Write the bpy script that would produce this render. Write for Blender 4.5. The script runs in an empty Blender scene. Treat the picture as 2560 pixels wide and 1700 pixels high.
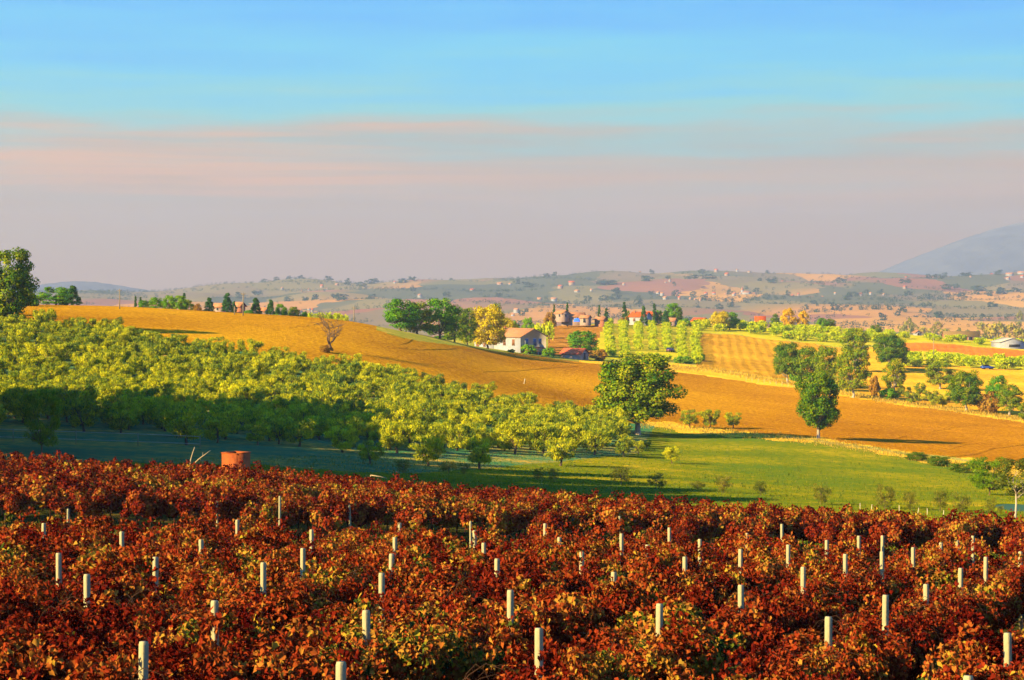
import bpy, math, random
import numpy as np
from mathutils import Vector, Matrix

# ------------------------------------------------------------------ camera, sky, sun, exposure
F = 4777.0            # focal length in pixels of the 2560 px wide photograph
HY = 720.0            # row of the horizon
ZC = 100.0            # eye height above the datum
S = bpy.context.scene
COL = S.collection
cam = bpy.data.cameras.new('camera')
cam.sensor_width = 36.0
cam.lens = 36.0 * F / 2560.0
cam.shift_y = -(850.0 - HY) / 2560.0
cam.clip_start = 0.5
cam.clip_end = 40000.0
cam_o = bpy.data.objects.new('camera', cam)
COL.objects.link(cam_o)
cam_o.location = (0, 0, ZC)
cam_o.rotation_euler = (math.radians(90), 0, 0)
S.camera = cam_o
S.render.resolution_x, S.render.resolution_y = 1024, 680
S.view_settings.view_transform = 'Standard'
S.view_settings.look = 'None'
S.view_settings.exposure = 1.7
S.view_settings.gamma = 1.0
try:
    S.cycles.use_denoising = True
    S.cycles.max_bounces = 5
    S.cycles.diffuse_bounces = 2
    S.cycles.transmission_bounces = 3
    S.cycles.volume_bounces = 0
    S.cycles.use_adaptive_sampling = True
    S.cycles.adaptive_threshold = 0.02
except Exception:
    pass

SUN_EL = math.radians(22.0)
SUN_H = Vector((-0.82, -0.572)).normalized()         # horizontal direction towards the sun
SUN_DIR = Vector((SUN_H.x * math.cos(SUN_EL), SUN_H.y * math.cos(SUN_EL), math.sin(SUN_EL)))
sun = bpy.data.lights.new('sun', 'SUN')
sun.energy = 5.0
sun.angle = math.radians(0.5)
sun.color = (1.0, 0.78, 0.36)
sun_o = bpy.data.objects.new('sun', sun)
COL.objects.link(sun_o)
sun_o.rotation_euler = SUN_DIR.to_track_quat('Z', 'Y').to_euler()
sun_o.location = (-60, -40, ZC + 80)

W = bpy.data.worlds.new('World')
S.world = W
W.use_nodes = True
nt = W.node_tree
nt.nodes.clear()
def _n(t, **k):
    n = nt.nodes.new(t)
    for a, b in k.items():
        setattr(n, a, b)
    return n
def _ramp(node, stops):
    cr = node.color_ramp
    while len(cr.elements) > 1:
        cr.elements.remove(cr.elements[0])
    cr.elements[0].position = stops[0][0]
    cr.elements[0].color = (*stops[0][1], 1)
    for p, c in stops[1:]:
        e = cr.elements.new(p)
        e.color = (*c, 1)
def srgb(r, g, b):
    f = lambda c: (c / 255 / 12.92) if c <= 10 else ((c / 255 + 0.055) / 1.055) ** 2.4
    return (f(r), f(g), f(b))
out = _n('ShaderNodeOutputWorld')
skyt = _n('ShaderNodeTexSky', sky_type='NISHITA')
skyt.sun_disc = False
skyt.sun_elevation = SUN_EL
skyt.sun_rotation = math.atan2(SUN_H.x, SUN_H.y)
skyt.air_density = 1.0
skyt.dust_density = 0.6
skyt.ozone_density = 2.0
bg1 = _n('ShaderNodeBackground')
bg1.inputs['Strength'].default_value = 0.09
skm = _n('ShaderNodeMix', data_type='RGBA', blend_type='MULTIPLY')
skm.inputs[0].default_value = 1.0
skm.inputs[7].default_value = (0.18, 0.78, 1.65, 1)
nt.links.new(skyt.outputs[0], skm.inputs[6])
nt.links.new(skm.outputs[2], bg1.inputs['Color'])
geo = _n('ShaderNodeTexCoord')
sep = _n('ShaderNodeSeparateXYZ')
nt.links.new(geo.outputs['Generated'], sep.inputs[0])
# thin streaky cloud: noise on the direction, stretched along the horizon
mp = _n('ShaderNodeMapping')
mp.inputs['Scale'].default_value = (3.2, 3.2, 42.0)
mp.inputs['Rotation'].default_value = (0.0, 0.05, 0.0)
nt.links.new(geo.outputs['Generated'], mp.inputs[0])
nz = _n('ShaderNodeTexNoise')
nz.inputs['Scale'].default_value = 1.6
nz.inputs['Detail'].default_value = 7.0
nz.inputs['Roughness'].default_value = 0.55
nt.links.new(mp.outputs[0], nz.inputs['Vector'])
nzc = _n('ShaderNodeMath', operation='MULTIPLY_ADD')
nzc.inputs[1].default_value = 0.085
nzc.inputs[2].default_value = -0.0425
nt.links.new(nz.outputs[0], nzc.inputs[0])
el = _n('ShaderNodeMath', operation='ADD')
nt.links.new(sep.outputs['Z'], el.inputs[0])
nt.links.new(nzc.outputs[0], el.inputs[1])
el2 = _n('ShaderNodeMath', operation='DIVIDE')
el2.inputs[1].default_value = 0.2
nt.links.new(el.outputs[0], el2.inputs[0])
veil = _n('ShaderNodeValToRGB')
SKS = 0.365
_ramp(veil, [(0.0, (.62, .35, .23)), (0.14, (.60, .37, .25)), (0.26, (.55, .42, .34)), (0.335, (.46, .46, .41)), (0.40, (.36, .55, .54)),
             (0.475, (.25, .65, .70)), (0.57, (.15, .60, .87)), (0.75, (.10, .47, .94)), (1.0, (.08, .38, .90))])
nt.links.new(el2.outputs[0], veil.inputs[0])
# pink streaks
nz2 = _n('ShaderNodeTexNoise')
nz2.inputs['Scale'].default_value = 1.1
nz2.inputs['Detail'].default_value = 9.0
nz2.inputs['Roughness'].default_value = 0.62
nz2.inputs['Distortion'].default_value = 0.4
mp2 = _n('ShaderNodeMapping')
mp2.inputs['Scale'].default_value = (2.2, 2.2, 70.0)
mp2.inputs['Location'].default_value = (2.7, 2.1, 0.2)
mp2.inputs['Rotation'].default_value = (0.0, 0.06, 0.0)
nt.links.new(geo.outputs['Generated'], mp2.inputs[0])
nt.links.new(mp2.outputs[0], nz2.inputs['Vector'])
st = _n('ShaderNodeMapRange')
st.inputs['From Min'].default_value = 0.42
st.inputs['From Max'].default_value = 0.60
nt.links.new(nz2.outputs[0], st.inputs[0])
band = _n('ShaderNodeValToRGB')
_ramp(band, [(0.0, (0, 0, 0)), (0.19, (.05, .05, .05)), (0.24, (1, 1, 1)), (0.35, (1, 1, 1)), (0.41, (.45, .45, .45)), (0.50, (0, 0, 0))])
nt.links.new(el2.outputs[0], band.inputs[0])
side = _n('ShaderNodeMapRange')
side.inputs['From Min'].default_value = -0.10
side.inputs['From Max'].default_value = 0.03
side.inputs['To Min'].default_value = 1.0
side.inputs['To Max'].default_value = 0.38
nt.links.new(sep.outputs['X'], side.inputs[0])
stb = _n('ShaderNodeMath', operation='MULTIPLY')
nt.links.new(st.outputs[0], stb.inputs[0])
nt.links.new(side.outputs[0], stb.inputs[1])
stm = _n('ShaderNodeMath', operation='MULTIPLY')
nt.links.new(stb.outputs[0], stm.inputs[0])
nt.links.new(band.outputs[0], stm.inputs[1])
stm2 = _n('ShaderNodeMath', operation='MULTIPLY')
stm2.inputs[1].default_value = 0.72
nt.links.new(stm.outputs[0], stm2.inputs[0])
mixs = _n('ShaderNodeMix', data_type='RGBA')
nt.links.new(stm2.outputs[0], mixs.inputs[0])
nt.links.new(veil.outputs[0], mixs.inputs[6])
mixs.inputs[7].default_value = (*srgb(252, 180, 134), 1)
bg2 = _n('ShaderNodeBackground')
bg2.inputs['Strength'].default_value = SKS
nt.links.new(mixs.outputs[2], bg2.inputs['Color'])
# the veil lies low over the horizon; higher up the clear sky takes over
vf = _n('ShaderNodeMapRange')
vf.inputs['From Min'].default_value = 0.15
vf.inputs['From Max'].default_value = 0.23
vf.inputs['To Min'].default_value = 1.0
vf.inputs['To Max'].default_value = 0.0
nt.links.new(sep.outputs['Z'], vf.inputs[0])
mx = _n('ShaderNodeMixShader')
nt.links.new(vf.outputs[0], mx.inputs[0])
nt.links.new(bg1.outputs[0], mx.inputs[1])
nt.links.new(bg2.outputs[0], mx.inputs[2])
nt.links.new(mx.outputs[0], out.inputs[0])

# ------------------------------------------------------------------ material helpers
MATS = {}
class NB:
    def __init__(self, name):
        self.m = bpy.data.materials.new(name)
        self.m.use_nodes = True
        self.t = self.m.node_tree
        self.t.nodes.clear()
        self.out = self.n('ShaderNodeOutputMaterial')
        MATS[name] = self.m
    def n(self, t, ins=None, **k):
        n = self.t.nodes.new(t)
        for a, b in k.items():
            setattr(n, a, b)
        for a, b in (ins or {}).items():
            if hasattr(b, 'is_output'):
                self.t.links.new(b, n.inputs[a])
            else:
                n.inputs[a].default_value = b
        return n
    def link(self, a, b):
        self.t.links.new(a, b)
    def math(self, op, a, b=None, c=None, clamp=False):
        ins = {0: a}
        if b is not None:
            ins[1] = b
        if c is not None:
            ins[2] = c
        return self.n('ShaderNodeMath', ins, operation=op, use_clamp=clamp).outputs[0]
    def noise(self, scale, detail=4.0, rough=0.55, vec=None):
        ins = {'Scale': scale, 'Detail': detail, 'Roughness': rough}
        if vec is not None:
            ins['Vector'] = vec
        return self.n('ShaderNodeTexNoise', ins).outputs[0]
    def ramp(self, fac, stops):
        r = self.n('ShaderNodeValToRGB', {0: fac})
        _ramp(r, stops)
        return r.outputs[0]
    def mix(self, fac, a, b, blend='MIX'):
        ins = {0: fac}
        r = self.n('ShaderNodeMix', ins, data_type='RGBA', blend_type=blend)
        for i, v in ((6, a), (7, b)):
            if hasattr(v, 'is_output'):
                self.t.links.new(v, r.inputs[i])
            else:
                r.inputs[i].default_value = (*v, 1)
        return r.outputs[2]
    def pos(self):
        return self.n('ShaderNodeNewGeometry').outputs['Position']

def foliage(name, stops, trans=0.4, nscale=0.25, namt=0.6, ramt=0.35):
    """leaf material: a hue per leaf, drifting slowly from place to place"""
    b = NB(name)
    at = b.n('ShaderNodeAttribute', attribute_name='tint').outputs['Fac']
    f = at
    nz_ = b.noise(nscale, 3.0, 0.5, b.pos())
    f = b.math('MULTIPLY_ADD', nz_, namt, b.math('SUBTRACT', f, namt * 0.5))
    orr = b.n('ShaderNodeObjectInfo').outputs['Random']
    f = b.math('MULTIPLY_ADD', orr, ramt, b.math('SUBTRACT', f, ramt * 0.5), True)
    c = b.ramp(f, stops)
    d = b.n('ShaderNodeBsdfDiffuse', {'Color': c})
    tr = b.n('ShaderNodeBsdfTranslucent', {'Color': c})
    mx_ = b.n('ShaderNodeMixShader', {0: trans, 1: d.outputs[0], 2: tr.outputs[0]})
    b.link(mx_.outputs[0], b.out.inputs[0])
    return b.m

def ground(name, stops, scale=0.05, fine=1.2, bump=0.0, bscale=1.5, furrow=None, rough=1.0, finemix=0.5, bdist=0.3, detail=8.0, moist=None):
    b = NB(name)
    p = b.pos()
    n1 = b.noise(scale, 4, 0.6, p)
    n2 = b.noise(fine, detail, 0.65, p)
    f = b.math('ADD', b.math('MULTIPLY', n1, 1 - finemix), b.math('MULTIPLY', n2, finemix))
    f = b.math('MULTIPLY_ADD', b.math('SUBTRACT', f, 0.5), 3.1, 0.5, True)
    h = b.noise(bscale, 6, 0.7, p)
    if furrow:
        ang, wl, amt = furrow
        mpp = b.n('ShaderNodeMapping', {'Vector': p, 'Rotation': (0, 0, ang)})
        warp = b.n('ShaderNodeTexWave', {'Vector': mpp.outputs[0], 'Scale': 0.314 / wl, 'Distortion': 3.0, 'Detail': 2.0, 'Detail Scale': 0.5}, wave_type='BANDS', bands_direction='X').outputs['Fac']
        h = b.math('ADD', h, b.math('MULTIPLY', warp, amt))
        f = b.math('ADD', f, b.math('MULTIPLY', b.math('SUBTRACT', warp, 0.5), amt * 0.3), None, True)
    c = b.ramp(f, stops)
    if moist:                                             # damper, browner soil towards the foot of the slope
        sx = b.n('ShaderNodeSeparateXYZ', {0: p})
        k = b.n('ShaderNodeMapRange', {0: b.math('ADD', sx.outputs[0], b.math('MULTIPLY', b.noise(0.02, 4, .6, p), 60)), 1: 10.0, 2: 95.0, 3: 0.0, 4: 1.0}).outputs[0]
        c = b.mix(k, c, moist, 'MULTIPLY')
    sh = b.n('ShaderNodeBsdfDiffuse', {'Color': c, 'Roughness': rough})
    if bump:
        bp = b.n('ShaderNodeBump', {'Strength': bump, 'Distance': bdist, 'Height': h})
        b.link(bp.outputs[0], sh.inputs['Normal'])
    b.link(sh.outputs[0], b.out.inputs[0])
    return b.m

def solid(name, c1, c2=None, scale=3.0, rough=0.8, bump=0.0, spec=0.2, metal=0.0, stretch=None):
    b = NB(name)
    tc = b.n('ShaderNodeTexCoord').outputs['Object']
    if stretch:
        tc = b.n('ShaderNodeMapping', {'Vector': tc, 'Scale': stretch}).outputs[0]
    f = b.noise(scale, 6, 0.65, tc)
    f = b.math('MULTIPLY_ADD', b.math('SUBTRACT', f, 0.5), 2.2, 0.5, True)
    c = b.mix(f, c1, c2 or c1)
    pr = b.n('ShaderNodeBsdfPrincipled', {'Base Color': c, 'Roughness': rough, 'Specular IOR Level': spec, 'Metallic': metal})
    if bump:
        bp = b.n('ShaderNodeBump', {'Strength': bump, 'Distance': 0.02, 'Height': f})
        b.link(bp.outputs[0], pr.inputs['Normal'])
    b.link(pr.outputs[0], b.out.inputs[0])
    return b.m

def roofmat(name, c1, c2):
    b = NB(name)
    tc = b.n('ShaderNodeTexCoord').outputs['Object']
    wv = b.n('ShaderNodeTexWave', {'Vector': tc, 'Scale': 1.1, 'Distortion': 0.4}, bands_direction='X').outputs['Fac']
    f = b.noise(1.7, 6, 0.7, tc)
    f = b.math('MULTIPLY_ADD', b.math('SUBTRACT', f, 0.5), 2.4, 0.5, True)
    c = b.mix(f, c1, c2)
    bp = b.n('ShaderNodeBump', {'Strength': 0.6, 'Distance': 0.08, 'Height': b.math('ADD', wv, b.math('MULTIPLY', f, 0.5))})
    d = b.n('ShaderNodeBsdfDiffuse', {'Color': c, 'Normal': bp.outputs[0]})
    b.link(d.outputs[0], b.out.inputs[0])
    return b.m

# foliage colours
M_VINE = foliage('vine_leaf', [(0.0, (.034, .002, .002)), (0.25, (.115, .008, .003)), (0.48, (.225, .028, .006)), (0.64, (.28, .070, .011)),
                               (0.77, (.37, .17, .020)), (0.86, (.34, .23, .015)), (0.905, (.08, .095, .008)), (1.0, (.018, .036, .008))], 0.18, 0.30, 0.80, 0.22)
M_OLIVE = foliage('olive_leaf', [(0.0, (.02, .10, .03)), (0.28, (.13, .19, .016)), (0.6, (.45, .42, .009)), (1.0, (.78, .66, .014))], 0.16, 0.05, 0.3, 0.25)
M_OAK = foliage('oak_leaf', [(0.0, (.012, .075, .012)), (0.35, (.07, .15, .005)), (0.7, (.20, .24, .005)), (1.0, (.38, .32, .008))], 0.2, 0.12, 0.3, 0.2)
M_OAKD = foliage('autumn_oak_leaf', [(0.0, (.03, .10, .008)), (0.4, (.12, .19, .005)), (0.75, (.28, .28, .005)), (1.0, (.50, .34, .008))], 0.2, 0.12, 0.35, 0.2)
M_GREEN = foliage('bright_green_leaf', [(0.0, (.015, .12, .010)), (0.5, (.11, .28, .005)), (1.0, (.36, .44, .006))], 0.25, 0.12, 0.3, 0.2)
M_CON = foliage('conifer_needle', [(0.0, (.012, .06, .022)), (0.5, (.04, .12, .022)), (1.0, (.13, .20, .022))], 0.2, 0.3, 0.3, 0.15)
M_YEL = foliage('yellow_leaf', [(0.0, (.36, .26, .004)), (0.5, (.64, .47, .006)), (1.0, (.80, .62, .012))], 0.4, 0.2, 0.3, 0.15)
M_GOLD = foliage('golden_leaf', [(0.0, (.55, .28, .008)), (0.5, (.75, .44, .012)), (1.0, (.80, .55, .03))], 0.4, 0.2, 0.3, 0.15)
M_ORCH = foliage('orchard_leaf', [(0.0, (.16, .32, .004)), (0.4, (.44, .50, .003)), (1.0, (.76, .68, .004))], 0.35, 0.04, 0.4, 0.3)
M_RUST = foliage('rusty_leaf', [(0.0, (.22, .08, .012)), (0.5, (.36, .17, .015)), (1.0, (.44, .28, .03))], 0.35, 0.3, 0.4, 0.2)
M_SHRUB = foliage('shrub_leaf', [(0.0, (.05, .085, .012)), (0.5, (.16, .16, .014)), (1.0, (.36, .27, .03))], 0.35, 0.4, 0.4, 0.4)
M_WILLOW = foliage('willow_leaf', [(0.0, (.04, .13, .010)), (0.5, (.15, .25, .006)), (1.0, (.32, .36, .010))], 0.35, 0.4, 0.3, 0.2)
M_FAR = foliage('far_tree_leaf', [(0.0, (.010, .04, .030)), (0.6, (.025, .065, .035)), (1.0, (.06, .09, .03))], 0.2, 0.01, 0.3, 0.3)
M_VALLEY = foliage('valley_tree_leaf', [(0.0, (.12, .14, .012)), (0.5, (.30, .26, .015)), (1.0, (.52, .36, .02))], 0.3, 0.02, 0.5, 0.5)
M_BARK = solid('bark', (.16, .10, .05), (.07, .045, .03), 4.0, 0.95, 0.6, 0.05, stretch=(1, 1, .25))
M_PBARK = solid('pale_bark', (.45, .36, .24), (.25, .18, .11), 4.0, 0.95, 0.5, 0.05, stretch=(1, 1, .25))
M_STEM = solid('vine_bark', (.07, .03, .013), (.03, .014, .008), 12.0, 0.95, 0.5, 0.05)
M_DEAD = solid('dead_wood', (.42, .30, .15), (.26, .17, .08), 8.0, 0.9, 0.4, 0.05)
M_CONC = solid('post_concrete', (.36, .30, .14), (.22, .18, .085), 9.0, 0.9, 0.5, 0.1)
M_WOODPOLE = solid('pole_wood', (.26, .20, .11), (.18, .135, .075), 6.0, 0.9, 0.3, 0.1)
M_STAKE = solid('stake_wood', (.55, .44, .24), (.40, .30, .16), 6.0, 0.9, 0.3, 0.1)
M_WALLW = solid('cream_render', (.30, .30, .29), (.24, .22, .19), 1.4, 0.95, 0.2, 0.05)
M_WALLG = solid('shade_warmed_render', (.46, .38, .28), (.38, .30, .21), 1.4, 0.95, 0.2, 0.05)  # warmed to offset the blue skylight on the shaded gable
M_WALLP = solid('pink_render', (.32, .22, .16), (.26, .16, .11), 1.4, 0.95, 0.2, 0.05)
M_WALLB = solid('brick_wall', (.42, .16, .07), (.32, .11, .05), 2.4, 0.95, 0.2, 0.05)
M_ROOFT = roofmat('terracotta_tiles', (.46, .20, .085), (.33, .13, .055))
M_ROOFR = roofmat('red_tiles', (.50, .085, .018), (.36, .06, .015))
M_ROOFRU = roofmat('rusty_sheet', (.60, .12, .04), (.38, .08, .04))
M_ROOFG = roofmat('grey_sheet', (.42, .38, .28), (.34, .28, .20))
M_ROOFO = roofmat('brown_tiles', (.24, .15, .05), (.17, .10, .035))
M_SHUT = solid('brown_shutter', (.20, .075, .025), (.15, .055, .02), 5, 0.7)
M_BLUE = solid('blue_shutter', (.03, .08, .16), (.02, .06, .12), 5, 0.5)
M_DARK = solid('dark_opening', (.012, .012, .014), (.02, .018, .016), 5, 0.6)
M_FRAME = solid('window_surround', (.34, .32, .28), (.30, .28, .24), 5, 0.8)
M_RUSTBOX = solid('rusty_steel', (.36, .085, .014), (.20, .04, .010), 4.0, 0.85, 0.4, 0.1)
M_CARB = solid('blue_car_paint', (.02, .05, .22), (.02, .045, .19), 3, 0.25, 0, 0.6)
M_CARR = solid('dark_red_paint', (.10, .02, .04), (.08, .02, .05), 3, 0.3, 0, 0.6)
M_GLASS = solid('car_glass', (.01, .015, .02), (.015, .02, .03), 3, 0.1, 0, 0.7)
M_TYRE = solid('tyre_rubber', (.015, .015, .015), (.02, .02, .02), 9, 0.9)
M_TARP = solid('blue_tarpaulin', (.03, .14, .62), (.04, .18, .70), 2.0, 0.5, 0.4)
M_WIRE = solid('pale_wire', (.40, .40, .36), (.35, .35, .30), 3, 0.5)

# grounds
M_PLOUGH = ground('ploughed_soil', [(0.0, (.20, .075, .002)), (0.35, (.42, .172, .003)), (0.65, (.63, .295, .004)), (1.0, (.86, .49, .008))],
                  0.012, 1.3, 1.0, 1.2, (1.15, 1.6, 0.45), bdist=0.9, finemix=0.55, moist=(.88, .80, .75))
M_MEADOW = ground('meadow_grass', [(0.0, (.05, .115, .014)), (0.4, (.095, .118, .004)), (0.72, (.20, .17, .004)), (1.0, (.42, .25, .015))],
                  0.05, 1.0, 1.0, 1.6, bdist=0.25)
M_GROVEG = ground('grove_grass', [(0.0, (.015, .10, .045)), (0.45, (.05, .13, .04)), (0.74, (.26, .19, .03)), (1.0, (.62, .32, .04))],
                  0.07, 0.9, 0.9, 1.3, bdist=0.25)  # teal of the shade at the grove foot is put into the dark stops
M_SOIL = ground('vineyard_soil', [(0.0, (.03, .035, .008)), (0.5, (.06, .06, .010)), (0.8, (.12, .075, .018)), (1.0, (.18, .10, .03))],
                0.25, 3.0, 0.8, 6.0, bdist=0.06)
M_VERGE = ground('dry_verge', [(0.0, (.38, .19, .010)), (0.5, (.62, .34, .016)), (1.0, (.78, .48, .03))], 0.1, 1.1, 1.0, 1.2, bdist=0.4)
M_PATH = ground('grassy_track', [(0.0, (.12, .13, .02)), (0.5, (.20, .17, .03)), (1.0, (.34, .24, .05))], 0.1, 1.1, 0.6, 1.2, bdist=0.2)
M_PALE = ground('pale_ploughed_soil', [(0.0, (.22, .090, .004)), (0.4, (.42, .20, .008)), (1.0, (.60, .33, .015))], 0.05, 0.7, 1.0, 0.7, (0.1, 3.2, 0.22), bdist=0.9)
M_BROWN = ground('brown_ploughed_soil', [(0.0, (.20, .075, .010)), (0.5, (.32, .13, .014)), (1.0, (.42, .19, .022))], 0.05, 0.6, 1.0, 0.7, (0.45, 3.0, 1.1), bdist=0.7)
M_RED = ground('red_earth', [(0.0, (.26, .07, .010)), (0.5, (.38, .115, .012)), (1.0, (.46, .15, .018))], 0.05, 0.5, 0.8, 0.6, (0.2, 3.0, 0.3), bdist=0.5)
M_ORCHG = ground('orchard_grass', [(0.0, (.15, .17, .006)), (0.5, (.30, .26, .008)), (1.0, (.50, .29, .015))], 0.06, 0.5, 0.6, 0.8, bdist=0.3)
M_FARM = ground('farm_grass', [(0.0, (.09, .14, .014)), (0.5, (.22, .20, .02)), (1.0, (.46, .26, .035))], 0.03, 0.4, 0.6, 0.7, bdist=0.4)
M_STUB = ground('stubble', [(0.0, (.30, .13, .006)), (0.5, (.46, .225, .010)), (1.0, (.62, .35, .02))], 0.04, 0.6, 0.9, 0.8, bdist=0.4)

def hillsmat():
    b = NB('hill_fields')
    p = b.pos()
    mpp = b.n('ShaderNodeMapping', {'Vector': p, 'Scale': (1.0, 0.34, 0.0), 'Rotation': (0, 0, 0.12)}).outputs[0]
    wn = b.n('ShaderNodeTexNoise', {'Scale': 0.004, 'Detail': 3.0, 'Vector': p})
    wv = b.n('ShaderNodeVectorMath', {0: wn.outputs['Color'], 1: (260, 160, 0)}, operation='MULTIPLY').outputs[0]
    pv = b.n('ShaderNodeVectorMath', {0: mpp, 1: wv}, operation='ADD').outputs[0]
    vo = b.n('ShaderNodeTexVoronoi', {'Scale': 0.0052, 'Vector': pv}, feature='F1')
    rnd = b.n('ShaderNodeSeparateColor', {0: vo.outputs['Color']})
    sx = b.n('ShaderNodeSeparateXYZ', {0: p})
    gx = b.n('ShaderNodeMapRange', {0: sx.outputs[0], 1: -900.0, 2: 900.0, 3: -.18, 4: .15}).outputs[0]
    gy = b.n('ShaderNodeMapRange', {0: sx.outputs[1], 1: 2200.0, 2: 4600.0, 3: .16, 4: -.08}).outputs[0]
    f = b.math('ADD', b.math('MULTIPLY', rnd.outputs[0], 0.72), b.math('MULTIPLY', b.noise(0.0011, 2, 0.5, p), 0.26))
    f = b.math('ADD', f, b.math('ADD', gx, gy), None, True)
    c = b.ramp(f, [(0.0, (.07, .08, .05)), (0.30, (.13, .12, .06)), (0.32, (.26, .16, .085)), (0.46, (.24, .17, .07)), (0.48, (.36, .12, .07)),
                   (0.56, (.40, .15, .08)), (0.58, (.20, .165, .06)), (0.68, (.30, .20, .07)), (0.72, (.62, .25, .05)), (1.0, (.74, .34, .06))])
    c = b.mix(b.math('MULTIPLY', b.noise(0.03, 6, 0.7, p), 0.5), c, (.10, .11, .04))
    d = b.n('ShaderNodeBsdfDiffuse', {'Color': c})
    b.link(d.outputs[0], b.out.inputs[0])
    return b.m
M_HILLS = hillsmat()
M_MOUNT = ground('hazy_wooded_mountain', [(0.0, (.05, .06, .09)), (0.5, (.08, .09, .12)), (1.0, (.12, .125, .14))], 0.0016, 0.012, 0.8, 0.012, bdist=20)  # pale blue of the haze is lifted into these base colours

# ------------------------------------------------------------------ mesh helpers
def mesh(name, V, polys, mats, tint=None, smooth=False):
    """polys: list of (faces array N x k, material index)"""
    me = bpy.data.meshes.new(name)
    V = np.asarray(V, dtype=np.float32)
    me.vertices.add(len(V))
    me.vertices.foreach_set('co', V.ravel())
    nl = sum(p.size for p, _ in polys)
    nf = sum(len(p) for p, _ in polys)
    me.loops.add(nl)
    me.polygons.add(nf)
    me.loops.foreach_set('vertex_index', np.concatenate([np.asarray(p, dtype=np.int32).ravel() for p, _ in polys]))
    starts, mi, k = [], [], 0
    for p, m in polys:
        n, w = p.shape
        starts.append(k + np.arange(n) * w)
        mi.append(np.full(n, m))
        k += n * w
    me.polygons.foreach_set('loop_start', np.concatenate(starts).astype(np.int32))
    me.polygons.foreach_set('material_index', np.concatenate(mi).astype(np.int32))
    if smooth:
        me.polygons.foreach_set('use_smooth', np.ones(nf, dtype=bool))
    for m in (mats if isinstance(mats, (list, tuple)) else [mats]):
        me.materials.append(m)
    if tint is not None:
        a = me.attributes.new('tint', 'FLOAT', 'FACE')
        a.data.foreach_set('value', np.asarray(tint, dtype=np.float32))
    me.update(calc_edges=True)
    me.validate()
    return me

def obj(name, me, parent=None):
    o = bpy.data.objects.new(name, me)
    COL.objects.link(o)
    if parent is not None:
        o.parent = parent
    return o

def tag(o, label, cat, group=None, kind=None):
    if kind:
        o['kind'] = kind
    if label:
        o['label'] = label
    if cat:
        o['category'] = cat
    if group:
        o['group'] = group
    return o

def empty(name, loc, rz=0.0, label=None, cat=None, group=None):
    o = bpy.data.objects.new(name, None)
    COL.objects.link(o)
    o.empty_display_size = 0.3
    o.location = loc
    o.rotation_euler = (0, 0, rz)
    return tag(o, label, cat, group)

class MB:
    """collects boxes, tubes and faces into one mesh"""
    def __init__(self):
        self.V, self.P, self.n = [], {}, 0
    def add(self, V, faces, m=0):
        V = np.asarray(V, dtype=float)
        faces = np.asarray(faces) + self.n
        self.V.append(V)
        self.P.setdefault((faces.shape[1], m), []).append(faces)
        self.n += len(V)
    def box(self, c, s, m=0, rz=0.0, taper=1.0):
        c, s = np.array(c, float), np.array(s, float) / 2
        v = np.array([[-1, -1, -1], [1, -1, -1], [1, 1, -1], [-1, 1, -1], [-1, -1, 1], [1, -1, 1], [1, 1, 1], [-1, 1, 1]], float)
        v[4:, :2] *= taper
        v *= s
        ca, sa = math.cos(rz), math.sin(rz)
        v = np.stack([v[:, 0] * ca - v[:, 1] * sa, v[:, 0] * sa + v[:, 1] * ca, v[:, 2]], 1) + c
        self.add(v, [[0, 3, 2, 1], [4, 5, 6, 7], [0, 1, 5, 4], [1, 2, 6, 5], [2, 3, 7, 6], [3, 0, 4, 7]], m)
    def tube(self, pts, rad, sides=6, m=0, cap=True):
        pts = np.asarray(pts, float)
        k = len(pts)
        rad = np.broadcast_to(np.asarray(rad, float), (k,))
        d = np.gradient(pts, axis=0)
        d /= np.linalg.norm(d, axis=1, keepdims=True) + 1e-9
        ref = np.array([0.0, 0, 1]) if abs(d[0, 2]) < 0.9 else np.array([1.0, 0, 0])
        a = np.cross(d, ref)
        a /= np.linalg.norm(a, axis=1, keepdims=True) + 1e-9
        b = np.cross(d, a)
        th = np.arange(sides) * 2 * math.pi / sides
        ring = a[:, None, :] * np.cos(th)[None, :, None] + b[:, None, :] * np.sin(th)[None, :, None]
        V = (pts[:, None, :] + ring * rad[:, None, None]).reshape(-1, 3)
        i = np.arange(k - 1)[:, None] * sides
        j = np.arange(sides)[None, :]
        q = np.stack([i + j, i + (j + 1) % sides, i + sides + (j + 1) % sides, i + sides + j], -1).reshape(-1, 4)
        self.add(V, q, m)
        if cap:
            self.P.setdefault((sides, m), []).append((np.arange(sides)[None, ::-1] + self.n - k * sides))
            self.P.setdefault((sides, m), []).append((np.arange(sides)[None, :] + self.n - sides))
    def mesh(self, name, mats, smooth=False):
        return mesh(name, np.concatenate(self.V), [(np.concatenate(f), m) for (k, m), f in self.P.items()], mats, smooth=smooth)

def unit(v):
    return v / (np.linalg.norm(v, axis=-1, keepdims=True) + 1e-9)

def leaves(C, N, L, Wd, rng, axis=None):
    """diamond leaves at C with normals N (and long axis near axis); returns V, quads"""
    n = len(C)
    N = unit(N)
    if axis is None:
        axis = rng.normal(size=(n, 3))
    t = axis - N * np.sum(axis * N, axis=1, keepdims=True)
    t = unit(t)
    b = np.cross(N, t)
    L = np.broadcast_to(L, (n,))[:, None]
    Wd = np.broadcast_to(Wd, (n,))[:, None]
    fold = N * (Wd * 0.28)
    V = np.stack([C - t * L * 0.5, C + b * Wd * 0.5 + fold - t * L * 0.08, C + t * L * 0.5, C - b * Wd * 0.5 + fold - t * L * 0.08], 1).reshape(-1, 3)
    q = np.arange(n * 4).reshape(n, 4)
    return V, q

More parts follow.
